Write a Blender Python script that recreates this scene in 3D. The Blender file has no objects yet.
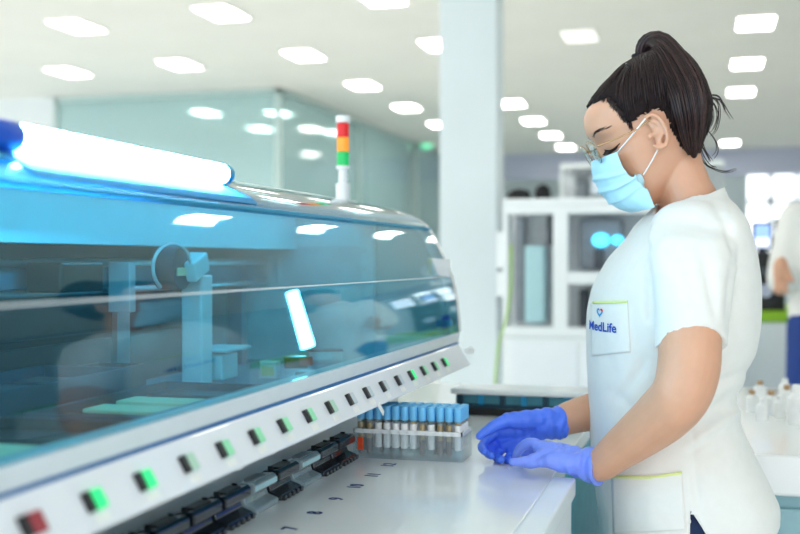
import bpy, bmesh, math, random
from mathutils import Vector, Matrix, noise
from mathutils.bvhtree import BVHTree
import numpy as np
random.seed(7)
PI = math.pi
S = bpy.context.scene
COL = S.collection
F = 1111.0; TH = math.radians(15.35); CT, ST = math.cos(TH), math.sin(TH); CAMH = 1.27; HZ = 260.0
K = F / CT
def P(px, py, w):                       # photo pixel at depth w -> world point
    u = (px-400)/F*w; z = (HZ-py)/F*w
    return Vector((u*CT-w*ST, u*ST+w*CT, z+CAMH))
def PX(px, py, x):                      # photo pixel on the plane of given x
    w = -x*K/(705-px); return P(px, py, w)
def L(u, w, z):                         # right, depth, world height
    return Vector((u*CT-w*ST, u*ST+w*CT, z))
RIGHT = Vector((CT, ST, 0)); DEEP = Vector((-ST, CT, 0)); UP = Vector((0, 0, 1))

# ---------------------------------------------------------------- materials
def lin(c):
    return tuple(((v/255)/12.92 if v/255 <= .04045 else ((v/255+.055)/1.055)**2.4) for v in c)
def mat(name, rgb, rough=.5, metal=0, spec=.5, emit=0, ecol=None, var=.06, scale=30, sss=0, trans=0, bump=0, bscale=200, sheen=0, alpha=1, coat=0):
    m = bpy.data.materials.new(name); m.use_nodes = True
    nt = m.node_tree; b = nt.nodes['Principled BSDF']
    c = lin(rgb)
    tc = nt.nodes.new('ShaderNodeTexCoord')
    nz = nt.nodes.new('ShaderNodeTexNoise'); nz.inputs['Scale'].default_value = scale; nz.inputs['Detail'].default_value = 3
    nt.links.new(tc.outputs['Object'], nz.inputs['Vector'])
    rp = nt.nodes.new('ShaderNodeValToRGB')
    rp.color_ramp.elements[0].position = .3; rp.color_ramp.elements[1].position = .7
    rp.color_ramp.elements[0].color = tuple(v*(1-var) for v in c)+(1,)
    rp.color_ramp.elements[1].color = tuple(min(1, v*(1+var)) for v in c)+(1,)
    nt.links.new(nz.outputs['Fac'], rp.inputs['Fac']); nt.links.new(rp.outputs['Color'], b.inputs['Base Color'])
    b.inputs['Roughness'].default_value = rough; b.inputs['Metallic'].default_value = metal
    b.inputs['Specular IOR Level'].default_value = spec
    if emit:
        b.inputs['Emission Color'].default_value = tuple(lin(ecol or rgb))+(1,); b.inputs['Emission Strength'].default_value = emit
    if sss:
        b.inputs['Subsurface Weight'].default_value = sss; b.inputs['Subsurface Radius'].default_value = (.012, .005, .003); b.inputs['Subsurface Scale'].default_value = .6
    if trans: b.inputs['Transmission Weight'].default_value = trans
    if sheen: b.inputs['Sheen Weight'].default_value = sheen
    if coat: b.inputs['Coat Weight'].default_value = coat
    if alpha < 1: b.inputs['Alpha'].default_value = alpha
    if bump:
        n2 = nt.nodes.new('ShaderNodeTexNoise'); n2.inputs['Scale'].default_value = bscale; n2.inputs['Detail'].default_value = 4
        nt.links.new(tc.outputs['Object'], n2.inputs['Vector'])
        bp = nt.nodes.new('ShaderNodeBump'); bp.inputs['Strength'].default_value = bump; bp.inputs['Distance'].default_value = .002
        nt.links.new(n2.outputs['Fac'], bp.inputs['Height']); nt.links.new(bp.outputs['Normal'], b.inputs['Normal'])
    return m
def glass(name, tint, f0=.05, rough=.02, haze=0, hazecol=(200, 225, 230)):
    m = bpy.data.materials.new(name); m.use_nodes = True
    nt = m.node_tree; nt.nodes.clear(); N = nt.nodes.new
    out = N('ShaderNodeOutputMaterial'); geo = N('ShaderNodeNewGeometry')
    dot = N('ShaderNodeVectorMath'); dot.operation = 'DOT_PRODUCT'
    nt.links.new(geo.outputs['Normal'], dot.inputs[0]); nt.links.new(geo.outputs['Incoming'], dot.inputs[1])
    ab = N('ShaderNodeMath'); ab.operation = 'ABSOLUTE'; nt.links.new(dot.outputs['Value'], ab.inputs[0])
    om = N('ShaderNodeMath'); om.operation = 'SUBTRACT'; om.inputs[0].default_value = 1; nt.links.new(ab.outputs[0], om.inputs[1])
    pw = N('ShaderNodeMath'); pw.operation = 'POWER'; pw.inputs[1].default_value = 4.2; nt.links.new(om.outputs[0], pw.inputs[0])
    ma = N('ShaderNodeMath'); ma.operation = 'MULTIPLY_ADD'; ma.inputs[1].default_value = 1-f0; ma.inputs[2].default_value = f0; ma.use_clamp = True
    nt.links.new(pw.outputs[0], ma.inputs[0])
    tr = N('ShaderNodeBsdfTransparent'); tr.inputs['Color'].default_value = tuple(lin(tint))+(1,)
    last = tr
    if haze:
        df = N('ShaderNodeBsdfDiffuse'); df.inputs['Color'].default_value = tuple(lin(hazecol))+(1,)
        mh = N('ShaderNodeMixShader'); mh.inputs[0].default_value = haze
        nt.links.new(tr.outputs[0], mh.inputs[1]); nt.links.new(df.outputs[0], mh.inputs[2]); last = mh
    gl = N('ShaderNodeBsdfGlossy'); gl.inputs['Roughness'].default_value = rough
    mx = N('ShaderNodeMixShader'); nt.links.new(ma.outputs[0], mx.inputs[0]); nt.links.new(last.outputs[0], mx.inputs[1]); nt.links.new(gl.outputs[0], mx.inputs[2])
    nt.links.new(mx.outputs[0], out.inputs['Surface'])
    return m

M = {}
M['ceiling'] = mat('ceiling_paint', (242, 240, 235), .9, var=.02, scale=2)
M['wall'] = mat('wall_paint', (226, 234, 236), .85, var=.02, scale=2)
M['floor'] = mat('floor_vinyl', (240, 242, 240), .4, var=.03, scale=3)
M['column'] = mat('column_paint', (216, 226, 230), .7, var=.02, scale=3)
M['lamp'] = mat('ceiling_lamp_diffuser', (255, 255, 250), .5, emit=14, ecol=(255, 252, 244))
M['lamp_dim'] = mat('switched_off_diffuser', (238, 238, 232), .5, emit=.9, ecol=(240, 240, 232))
M['lamp_frame'] = mat('lamp_frame', (238, 238, 234), .5)
M['plaster_white'] = mat('white_lacquer', (240, 245, 247), .35, var=.015, scale=8, coat=.3)
M['panel_white'] = mat('panel_white_enamel', (242, 246, 252), .3, var=.015, scale=8, coat=.3)
M['bench'] = mat('bench_white_laminate', (240, 242, 242), .16, var=.012, scale=6, coat=.2)
M['band'] = mat('frame_light_grey', (226, 234, 238), .4, var=.02)
M['blue_line'] = mat('blue_gasket', (38, 108, 168), .5)
M['teal_line'] = mat('teal_edge', (30, 150, 190), .4)
M['teal_dark'] = mat('dark_teal_panel', (14, 62, 82), .5, var=.25, scale=9)
M['teal_mid'] = mat('mid_teal_panel', (70, 140, 160), .5, var=.15, scale=9)
M['teal_light'] = mat('light_teal_panel', (150, 205, 215), .5, var=.06, scale=9)
M['cab_teal'] = mat('teal_grey_cabinet', (150, 190, 198), .5, var=.03)
M['cyan_side'] = mat('cyan_door_and_bench_glow', (70, 190, 210), .4, var=.1)
M['frame_soft'] = mat('soft_grey_frame', (186, 206, 204), .6)
M['inner_wall'] = mat('pale_teal_wall', (216, 240, 242), .8, var=.04, scale=1)
M['beam'] = mat('pale_cyan_beam', (186, 226, 232), .5, var=.03)
M['end_grey'] = mat('grey_end_panel', (186, 208, 214), .5, var=.1, scale=20)
M['cyan_glow'] = mat('cyan_end_panel', (208, 240, 244), .5, var=.15, scale=14)
M['black'] = mat('black_plastic', (16, 18, 22), .32, var=.2)
M['black_soft'] = mat('black_fabric', (22, 22, 26), .8, var=.2)
M['clip_black'] = mat('clip_black_plastic', (12, 26, 38), .22, var=.2, coat=.6)
M['clip_clear'] = glass('clip_clear_plastic', (232, 246, 250), .1, .06, .3, (225, 240, 246))
M['steel'] = mat('brushed_steel', (190, 200, 205), .3, metal=1)
M['grey'] = mat('mid_grey', (130, 138, 146), .5, var=.1)
M['grey_dark'] = mat('dark_grey', (70, 76, 84), .5, var=.15)
M['grey_light'] = mat('light_grey', (195, 200, 204), .5)
M['cream'] = mat('cream_plastic', (232, 224, 180), .5)
M['yellow'] = mat('pale_yellow_label', (244, 226, 140), .6)
M['paper'] = mat('white_paper', (248, 248, 246), .7)
M['red'] = mat('red_plastic', (206, 30, 34), .4, emit=.25, ecol=(210, 30, 34))
M['redcart'] = mat('red_cartridge', (196, 44, 44), .5)
M['orange'] = mat('orange_plastic', (244, 150, 46), .4, emit=.3, ecol=(244, 150, 46))
M['orange_tag'] = mat('orange_tag', (240, 84, 40), .5)
M['green'] = mat('green_lens', (20, 180, 96), .4, emit=.3, ecol=(20, 180, 96))
M['btn_green'] = mat('lit_green_button', (30, 205, 120), .4, emit=.55, ecol=(40, 225, 130))
M['btn_mint'] = mat('mint_button', (140, 214, 170), .4, emit=.15, ecol=(130, 220, 170))
M['btn_pale'] = mat('pale_mint_button', (190, 228, 206), .4)
M['btn_red'] = mat('dark_red_button', (168, 60, 70), .4)
M['btn_clear'] = mat('clear_grey_button', (205, 218, 226), .3)
M['blue_cap'] = mat('tube_cap_blue', (112, 194, 242), .4, var=.05)
M['cap_blue_deep'] = mat('deep_blue_cap', (14, 84, 200), .35, var=.05)
M['cap_teal'] = mat('teal_cap', (20, 140, 190), .35)
M['tube_lamp'] = mat('white_tube_lamp', (255, 255, 255), .4, emit=64, ecol=(128, 218, 255))
M['strip'] = mat('inner_reflection_streak', (230, 255, 255), .4, emit=9, ecol=(150, 236, 255))
M['cyan_strip'] = mat('cyan_interior_strip', (150, 235, 255), .4, emit=6.5, ecol=(130, 226, 246))
M['tube_glass'] = glass('tube_plastic', (240, 248, 250), .05, .05, .08, (230, 240, 244))
M['rack_clear'] = glass('rack_clear_plastic', (248, 252, 254), .03, .06, .10, (236, 246, 250))
M['serum'] = mat('amber_serum', (196, 156, 98), .3)
M['blood'] = mat('dark_specimen', (96, 54, 48), .3)
M['hood'] = glass('hood_glass', (208, 242, 248), .045, .02, .03, (60, 180, 220))
M['hood_clear'] = glass('end_glass', (228, 246, 250), .05, .02, .35, (214, 234, 240))
M['part_glass'] = glass('partition_glass', (222, 244, 244), .06, .05, .34, (224, 243, 244))
M['window'] = mat('daylit_window', (255, 255, 255), .5, emit=1.7, ecol=(244, 250, 255))
M['glow_lip'] = mat('cyan_led_glow_paint', (40, 160, 222), .35, var=.05)
M['wall_grey'] = mat('grey_wall_paint', (184, 196, 200), .8, var=.05)
M['cover_strip'] = mat('blue_cover_strip', (50, 140, 190), .6, var=.05)
M['lav'] = mat('pale_lavender_panel', (206, 210, 232), .7)
M['number'] = mat('navy_print', (20, 40, 110), .6)
M['logo_blue'] = mat('logo_blue_thread', (24, 78, 178), .7)
M['logo_cyan'] = mat('logo_light_blue_thread', (50, 160, 215), .7)
M['logo_red'] = mat('logo_red_thread', (224, 40, 56), .7)
M['shirt'] = mat('white_cotton_twill', (232, 231, 226), .85, var=.015, scale=60, bump=.12, bscale=900, sheen=.2)
M['trim'] = mat('lime_piping', (222, 232, 150), .8)
M['skin'] = mat('skin', (216, 164, 134), .48, var=.04, scale=25, sss=.25, bump=.05, bscale=600)
M['lips'] = mat('lips', (190, 110, 104), .4)
M['mask'] = mat('pale_blue_mask', (184, 230, 246), .8, var=.03, scale=40, bump=.1, bscale=700)
M['loop'] = mat('white_ear_loop', (244, 246, 246), .8)
M['glove'] = mat('nitrile_glove_blue', (78, 122, 240), .42, var=.06, scale=40, sss=.08, bump=.12, bscale=260)
M['glove_near'] = mat('nitrile_glove_violet_blue', (122, 148, 246), .42, var=.06, scale=40, sss=.08, bump=.12, bscale=260)
M['hair'] = mat('dark_brown_hair', (34, 18, 18), .40, var=.35, scale=120, spec=.35)
M['hair_hi'] = mat('brown_hair', (60, 38, 36), .38, var=.3, scale=120, spec=.45)
M['scalp'] = mat('dark_hair_base', (26, 15, 15), .7, spec=.2, var=.3, scale=90)
M['gold'] = mat('pale_gold_metal', (190, 158, 120), .25, metal=1)
M['lens'] = glass('spectacle_lens', (240, 248, 250), .06, .02)
M['navy'] = mat('navy_twill', (22, 44, 84), .8, var=.1)
M['navy2'] = mat('royal_navy_twill', (22, 58, 130), .8, var=.1)
M['shoe'] = mat('white_clog', (236, 236, 236), .5)
M['screen'] = mat('monitor_screen', (120, 160, 230), .3, emit=.9, ecol=(150, 185, 240))
M['screen_w'] = mat('monitor_window_light', (230, 236, 250), .3, emit=1.1, ecol=(226, 234, 250))
M['lime'] = mat('lime_green_band', (150, 200, 40), .5)
M['cyan_lamp'] = mat('cyan_indicator', (60, 200, 240), .4, emit=2.4, ecol=(70, 200, 245))
M['exit_green'] = mat('green_exit_sign', (110, 220, 170), .5, emit=1, ecol=(110, 220, 170))
M['bottle'] = mat('white_bottle_plastic', (240, 240, 238), .4)
M['brown'] = mat('brown_cap', (176, 140, 96), .5)

# ---------------------------------------------------------------- geometry helpers
class MB:
    def __init__(s): s.v = []; s.f = []; s.mi = []
    def add(s, vs, fs, mi=0):
        o = len(s.v); s.v += [tuple(v) for v in vs]; s.f += [tuple(i+o for i in f) for f in fs]; s.mi += [mi]*len(fs); return s
    def box(s, c, d, mi=0, R=None):
        x, y, z = d[0]/2, d[1]/2, d[2]/2
        vs = [Vector((a, b, e)) for a in (-x, x) for b in (-y, y) for e in (-z, z)]
        if R is not None: vs = [R @ v for v in vs]
        vs = [v+Vector(c) for v in vs]
        return s.add(vs, [(0, 1, 3, 2), (4, 6, 7, 5), (0, 4, 5, 1), (2, 3, 7, 6), (0, 2, 6, 4), (1, 5, 7, 3)], mi)
    def bb(s, a, b, mi=0):
        a = Vector(a); b = Vector(b); return s.box((a+b)/2, [abs(v) for v in (b-a)], mi)
    def cyl(s, a, b, r, r2=None, n=20, mi=0, caps=True):
        a = Vector(a); b = Vector(b); r2 = r if r2 is None else r2
        d = (b-a).normalized(); t = Vector((0, 0, 1)) if abs(d.z) < .9 else Vector((1, 0, 0))
        e = d.cross(t).normalized(); g = d.cross(e)
        vs = []
        for c, q in ((a, r), (b, r2)):
            vs += [c+e*q*math.cos(2*PI*i/n)+g*q*math.sin(2*PI*i/n) for i in range(n)]
        fs = [(i, (i+1) % n, n+(i+1) % n, n+i) for i in range(n)]
        if caps: fs += [tuple(range(n))[::-1], tuple(range(n, 2*n))]
        return s.add(vs, fs, mi)
    def lathe(s, c, prof, n=20, mi=0):      # prof: (r,z) list
        c = Vector(c); vs = []
        for r, z in prof: vs += [c+Vector((r*math.cos(2*PI*i/n), r*math.sin(2*PI*i/n), z)) for i in range(n)]
        m = len(prof)
        fs = [(k*n+i, k*n+(i+1) % n, (k+1)*n+(i+1) % n, (k+1)*n+i) for k in range(m-1) for i in range(n)]
        fs += [tuple(range(n))[::-1], tuple(range((m-1)*n, m*n))]
        return s.add(vs, fs, mi)
    def prism(s, prof, axis_a, axis_b, mi=0):   # profile of world points at a (list of Vectors), swept to offset vector
        n = len(prof); vs = [p+axis_a for p in prof]+[p+axis_b for p in prof]
        fs = [(i, (i+1) % n, n+(i+1) % n, n+i) for i in range(n)]+[tuple(range(n))[::-1], tuple(range(n, 2*n))]
        return s.add(vs, fs, mi)
    def sweep(s, pts, rad, n=16, sub=4, mi=0, ref=None, ends=True, flat=None):
        pts = [Vector(p) for p in pts]; rad = [(r, r) if not isinstance(r, tuple) else r for r in rad]
        if sub > 1: pts, rad = smooth_path(pts, rad, sub)
        m = len(pts); rings = []
        T = []
        for i in range(m):
            a = pts[max(0, i-1)]; b = pts[min(m-1, i+1)]; T.append((b-a).normalized())
        ref = Vector(ref) if ref is not None else (Vector((0, 0, 1)) if abs(T[0].z) < .9 else Vector((1, 0, 0)))
        e = (ref-T[0]*ref.dot(T[0])).normalized()
        rows = []
        E = []
        for i in range(m):
            e = (e-T[i]*e.dot(T[i])).normalized(); E.append(e)
        seq = []
        if ends:
            for a in (80, 55, 25):
                a = math.radians(a); seq.append((pts[0]-T[0]*rad[0][0]*math.sin(a), T[0], E[0], rad[0][0]*math.cos(a), rad[0][1]*math.cos(a)))
        for i in range(m): seq.append((pts[i], T[i], E[i], rad[i][0], rad[i][1]))
        if ends:
            for a in (25, 55, 80):
                a = math.radians(a); seq.append((pts[-1]+T[-1]*rad[-1][0]*math.sin(a), T[-1], E[-1], rad[-1][0]*math.cos(a), rad[-1][1]*math.cos(a)))
        vs = []
        for c, t, e, ra, rb in seq:
            g = t.cross(e)
            vs += [c+e*ra*math.cos(2*PI*k/n)+g*rb*math.sin(2*PI*k/n) for k in range(n)]
        q = len(seq)
        fs = [(k*n+i, k*n+(i+1) % n, (k+1)*n+(i+1) % n, (k+1)*n+i) for k in range(q-1) for i in range(n)]
        fs += [tuple(range(n))[::-1], tuple(range((q-1)*n, q*n))]
        return s.add(vs, fs, mi)
    def ball(s, c, r, n=16, mi=0, R=None):
        c = Vector(c); r = r if isinstance(r, (tuple, list)) else (r, r, r)
        vs = []; h = n//2
        for j in range(1, h):
            a = PI*j/h
            for i in range(n):
                v = Vector((r[0]*math.sin(a)*math.cos(2*PI*i/n), r[1]*math.sin(a)*math.sin(2*PI*i/n), r[2]*math.cos(a)))
                vs.append(c+(R @ v if R is not None else v))
        tp = Vector((0, 0, r[2])); 
        if R is not None: tp = R @ tp
        vs += [c+tp, c-tp]; q = (h-1)*n
        fs = [(j*n+i, (j+1)*n+i, (j+1)*n+(i+1) % n, j*n+(i+1) % n) for j in range(h-2) for i in range(n)]
        fs += [(q, i, (i+1) % n) for i in range(n)]+[(q+1, (h-2)*n+(i+1) % n, (h-2)*n+i) for i in range(n)]
        return s.add(vs, fs, mi)
    def build(s, name, mats, parent=None, smooth=False, bevel=0, seg=2, **kw):
        me = bpy.data.meshes.new(name)
        if parent is not None and parent.get('_o') is not None:
            o_ = Vector(parent['_o']); vv = [tuple(Vector(v)-o_) for v in s.v]
        else: vv = s.v
        me.from_pydata(vv, [], s.f); me.update()
        mats = mats if isinstance(mats, (list, tuple)) else [mats]
        for m in mats: me.materials.append(m)
        for p, mi in zip(me.polygons, s.mi): p.material_index = mi
        bm = bmesh.new(); bm.from_mesh(me); bmesh.ops.recalc_face_normals(bm, faces=bm.faces); bm.to_mesh(me); bm.free()
        return link(name, me, parent, smooth, bevel, seg)
def link(name, me, parent=None, smooth=False, bevel=0, seg=2):
    o = bpy.data.objects.new(name, me); COL.objects.link(o)
    if parent is not None: o.parent = parent
    if smooth:
        for p in me.polygons: p.use_smooth = True
        if smooth == 'auto':
            me.set_sharp_from_angle(angle=math.radians(38))
    if bevel:
        b = o.modifiers.new('bevel', 'BEVEL'); b.width = bevel; b.segments = seg; b.limit_method = 'ANGLE'; b.angle_limit = math.radians(40)
    return o
def smooth_path(pts, rad, sub):
    P_, R_ = [], []
    n = len(pts)
    def cr(a, b, c, d, t): return .5*((2*b)+(c-a)*t+(2*a-5*b+4*c-d)*t*t+(3*b-a-3*c+d)*t**3)
    for i in range(n-1):
        a, b, c, d = pts[max(0, i-1)], pts[i], pts[i+1], pts[min(n-1, i+2)]
        for k in range(sub):
            t = k/sub; P_.append(cr(a, b, c, d, t)); tt = t
            R_.append(tuple(rad[i][q]*(1-tt)+rad[i+1][q]*tt for q in (0, 1)))
    P_.append(pts[-1]); R_.append(rad[-1]); return P_, R_
def tag(o, label=None, cat=None, group=None, kind=None):
    if label: o['label'] = label
    if cat: o['category'] = cat
    if group: o['group'] = group
    if kind: o['kind'] = kind
    return o
def thing(name, label, cat, loc=(0, 0, 0), group=None):
    o = bpy.data.objects.new(name, None); COL.objects.link(o); o.empty_display_size = .05
    o.location = loc; o['_o'] = tuple(loc)
    return tag(o, label, cat, group)
def struct(o): o['kind'] = 'structure'; return o
def copy_tree(o, loc, label=None, group=None):
    c = o.copy(); COL.objects.link(c); c.location = loc
    if label: c['label'] = label
    if group: c['group'] = group
    for ch in list(o.children):
        d = ch.copy(); COL.objects.link(d); d.parent = c
        for g in list(ch.children):
            e = g.copy(); COL.objects.link(e); e.parent = d
    return c
def remesh(mb, voxel, iters=4, fac=.5):
    me = bpy.data.meshes.new('tmp'); me.from_pydata(mb.v, [], mb.f); me.update()
    bm = bmesh.new(); bm.from_mesh(me); bmesh.ops.recalc_face_normals(bm, faces=bm.faces); bm.to_mesh(me); bm.free()
    o = bpy.data.objects.new('tmp', me); COL.objects.link(o)
    r = o.modifiers.new('r', 'REMESH'); r.mode = 'VOXEL'; r.voxel_size = voxel
    s = o.modifiers.new('s', 'SMOOTH'); s.factor = fac; s.iterations = iters
    dg = bpy.context.evaluated_depsgraph_get(); dg.update()
    out = bpy.data.meshes.new_from_object(o.evaluated_get(dg))
    bpy.data.objects.remove(o); bpy.data.meshes.remove(me)
    for p in out.polygons: p.use_smooth = True
    return out
def bvh(me):
    return BVHTree.FromPolygons([v.co.copy() for v in me.vertices], [tuple(p.vertices) for p in me.polygons])

# ================================================================= ROOM
ZC = CAMH+1.90
struct(MB().bb((-13, -2.5, -.05), (8, 24, 0)).build('floor', M['floor']))
struct(MB().bb((-13, -2.5, ZC), (8, 24, ZC+.1)).build('ceiling', M['ceiling']))
struct(MB().bb((-13, 11.45, 0), (-7.34, 11.6, ZC)).build('wall_left', M['wall']))
struct(MB().bb((5.0, -2.5, 0), (5.15, 22.6, ZC)).build('wall_right_unseen', M['wall_grey']))  # unseen wall added to dim the reflections in the hood
struct(MB().bb((-13, 22.6, 0), (8, 22.8, ZC)).build('wall_back', M['wall']))
struct(MB().bb((-4.6, 19.9, ZC-.44), (8, 20.2, ZC)).build('trim_1', M['lav']))
# glass partitions
def partition(name, a, b, posts):
    t = bpy.data.objects.new(name, None); COL.objects.link(t); struct(t)
    MB().bb(a, b).build('pane', M['part_glass'], t)
    m = MB()
    for q in posts: m.bb(*q)
    m.build('frame', M['frame_soft'], t)
partition('wall_glass_front', (-7.34, 11.48, 0.02), (-4.56, 11.50, ZC-.02),
          [((-7.36, 11.46, 0), (-7.30, 11.52, ZC)), ((-4.58, 11.46, 0), (-4.52, 11.52, ZC)), ((-7.34, 11.46, ZC-.05), (-4.52, 11.52, ZC))])
partition('wall_glass_side', (-4.54, 11.55, 0.02), (-4.52, 22.0, ZC-.02),
          [((-4.57, 11.55, ZC-.06), (-4.5, 22, ZC)), ((-4.57, 14.3, 0), (-4.5, 14.36, ZC)), ((-4.57, 17.2, 0), (-4.5, 17.5, ZC))])
struct(MB().bb((-13, 17.0, 0), (-4.6, 17.2, ZC)).build('wall_inner', M['inner_wall']))
w1 = thing('wall_cabinet', 'tall teal cabinet seen through the glass partition at left', 'cabinet', (-8.3, 15.6, 0))
MB().bb((-9.2, 15.2, 0), (-7.2, 16.2, 2.75)).build('body', M['teal_light'], w1, bevel=.01)
for k in range(2): MB().bb((-9.15+k*1.0, 15.17, .1), (-8.2+k*1.0, 15.2, 2.7)).build('door', M['teal_mid'], w1, bevel=.01)
w2 = thing('wall_cabinet', 'smaller dark teal box high behind glass partition', 'cabinet', (-6.3, 13.4, 0))
MB().bb((-6.75, 13.1, 0), (-6.25, 13.6, 2.62)).build('body', M['teal_mid'], w2, bevel=.01)
MB().bb((-6.70, 13.08, 2.2), (-6.30, 13.1, 2.58)).build('door', M['cyan_side'], w2, bevel=.005)
# windows on the back wall
k = 1
for x0 in (.8, 1.75, 2.75, 3.75):
    z0, z1 = (.8, 2.95)
    t = bpy.data.objects.new('window_%d' % k, None); COL.objects.link(t); struct(t); k += 1
    MB().bb((x0, 22.56, z0), (x0+.85, 22.59, z1)).build('pane', M['window'], t)
    m = MB()
    for a, b in (((x0-.05, z0-.05), (x0, z1+.05)), ((x0+.85, z0-.05), (x0+.9, z1+.05)), ((x0, z0-.05), (x0+.85, z0)), ((x0, z1), (x0+.85, z1+.05)), ((x0+.37, z0), (x0+.48, z1)), ((x0, 2.35), (x0+.85, 2.45)), ((x0, 1.6), (x0+.85, 1.68))):
        m.bb((a[0], 22.52, a[1]), (b[0], 22.6, b[1]))
    m.build('window_frame', M['plaster_white'], t)
# column
struct(MB().bb((-1.285, 5.43, 0), (-.992, 5.62, ZC)).build('wall_column', M['column'], bevel=.008))
# ceiling lights
proto = thing('ceiling_light', 'x', 'ceiling light', (0, 0, ZC), 'square ceiling lights')
MB().bb((-.135, -.235, -.012), (.135, .235, -.004)).build('diffuser', M['lamp'], None, bevel=.004).parent = proto
fm = MB()
for a, b in (((-.15, -.25), (-.135, .25)), ((.135, -.25), (.15, .25)), ((-.135, -.25), (.135, -.235)), ((-.135, .235), (.135, .25))):
    fm.bb((a[0], a[1], -.016), (b[0], b[1], 0))
fm.build('frame', M['lamp_frame'], None).parent = proto
rows = {-6.18: ('farthest-left line', [9.9, 13.1, 14.9]), -4.9: ('line nearest the left white wall', [6.15, 7.97, 9.8]), -3.57: ('line above the analyzer', [4.2, 6.0, 7.84, 9.65, 11.5, 13.3, 15.1]),
        -2.25: ('line just left of the column', [4.0, 5.85, 7.68, 9.5, 13.3, 15.05, 16.85, 18.7]), .39: ('right-hand line behind the woman', [5.6, 7.45, 9.3, 11.2, 13.07, 18.7]),
        -5.3: ('line inside the glass room', [13.4, 15.6])}
ords = ['nearest', 'second', 'third', 'fourth', 'fifth', 'sixth', 'seventh', 'eighth']
first = True
for x, (nm, ys) in rows.items():
    for i, y in enumerate(ys):
        lab = 'bright white rectangular ceiling light, %s one in the %s' % (ords[i] if i == 0 else ords[i]+' farther', nm)
        if first: proto.location = (x, y, ZC); proto['label'] = lab; first = False
        else: copy_tree(proto, (x, y, ZC), lab)
dim = copy_tree(proto, (-1.02, 9.45, ZC), 'dim switched-off ceiling light above the woman, paler than the rest')
for ch in dim.children:
    if ch.name.startswith('diffuser'): ch.data = ch.data.copy(); ch.data.materials[0] = M['lamp_dim']
ex = thing('exit_sign', 'small round green glowing sign near the column top', 'sign', PX(427, 142, -4.4))
MB().cyl(PX(427, 142, -4.4)-Vector((0, .02, 0)), PX(427, 142, -4.4)+Vector((0, .02, 0)), .11).build('sign_face', M['exit_green'], ex)
MB().bb(PX(427, 142, -4.4)+Vector((-.01, -.01, .1)), Vector((PX(427, 142, -4.4).x+.01, PX(427, 142, -4.4).y+.01, ZC))).build('bracket', M['band'], ex)

# ================================================================= BENCH
BZ = CAMH-.34
YE = 2.39
be = thing('laboratory_bench', 'white glossy workbench running in front of the analyzer', 'bench', (-.4, 1.5, 0))
MB().bb((-1.2, .3, BZ-.03), (-.23, 3.0, BZ)).build('worktop', M['bench'], be, bevel=.002)
MB().bb((-.23, .3, BZ-.028), (-.194, 1.74, BZ+.001)).build('edge_trim', M['plaster_white'], be, bevel=.003)
MB().bb((-1.15, .35, .1), (-.20, 1.735, BZ-.03)).build('side_panel', M['plaster_white'], be, bevel=.003)
MB().bb((-1.15, 1.735, .1), (-.25, 2.95, BZ-.03)).build('base_cabinet', M['cyan_side'], be, bevel=.003)  # cyan colour paints in the teal glow on this bench side
MB().bb((-1.1, .4, 0), (-.3, 2.9, .1)).build('plinth', M['grey_dark'], be)
# printed numbers
def text_mesh(txt, size, ext=0, off=0):
    cu = bpy.data.curves.new('txt', 'FONT'); cu.body = txt; cu.size = size; cu.align_x = 'CENTER'; cu.align_y = 'CENTER'; cu.extrude = ext; cu.offset = off
    cu.resolution_u = 4
    o = bpy.data.objects.new('txt', cu); COL.objects.link(o)
    dg = bpy.context.evaluated_depsgraph_get(); dg.update()
    me = bpy.data.meshes.new_from_object(o.evaluated_get(dg)); bpy.data.objects.remove(o); bpy.data.curves.remove(cu)
    return me
for n in range(2, 13):
    me = text_mesh(str(n), .030, .0002, .0005)
    me.transform(Matrix.Rotation(PI/2, 4, 'Z')); me.materials.append(M['number'])
    y = 1.772-.0905*(12-n)
    o = link('printed_number', me, be); o.location = Vector((-.505, y, BZ+.0004))-Vector(be['_o'])

# ================================================================= ANALYZER
an = thing('laboratory_analyzer', 'long white analyzer with curved clear blue-tinted hood and button panel', 'analyzer', (-.8, 1.3, BZ))
Y0 = .32
prof = [(-.520, -.158), (-.522, -.125), (-.526, -.088), (-.536, -.04), (-.550, -.005), (-.565, .024), (-.578, .050), (-.588, .068), (-.598, .079), (-.612, .0885), (-.64, .1015), (-.68, .115), (-.72, .124), (-.76, .1295)]
def pv(x, z, y=0): return Vector((x, y, z+CAMH))
def ribbon(profile, thick, y0, y1, name, m, parent, smooth=True, cuts=1):
    n = len(profile); A = [Vector((x, 0, z)) for x, z in profile]; inner = []
    for i in range(n):
        t = (A[min(n-1, i+1)]-A[max(0, i-1)]).normalized(); nn = Vector((-t.z, 0, t.x))
        inner.append(A[i]-nn*thick if nn.x < 0 or nn.z < 0 else A[i]-nn*thick)
    mb = MB(); loop = A+inner[::-1]
    mb.prism([v+Vector((0, 0, CAMH)) for v in loop], Vector((0, y0, 0)), Vector((0, y1, 0)))
    return mb.build(name, m, parent, smooth='auto')
prof_r = prof[::-1]
ribbon(prof_r, .004, Y0, YE-.010, 'hood', M['hood'], an)
ribbon([(x-.0001, z) for x, z in prof_r], .022, YE-.010, YE+.016, 'hood_end_frame', M['plaster_white'], an)
# seam / handle strip on the glass, knee line
def rail(x, z, sx, sz, m, name, y0=Y0, y1=YE-.005, parent=an):
    return MB().bb((x-sx/2, y0, z+CAMH-sz/2), (x+sx/2, y1, z+CAMH+sz/2)).build(name, m, parent, bevel=min(sx, sz)*.25)
rail(-.5305, -.036, .003, .0019, M['plaster_white'], 'hood_seam')
rail(-.5855, .069, .004, .0045, M['teal_line'], 'hood_edge_strip')
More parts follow.
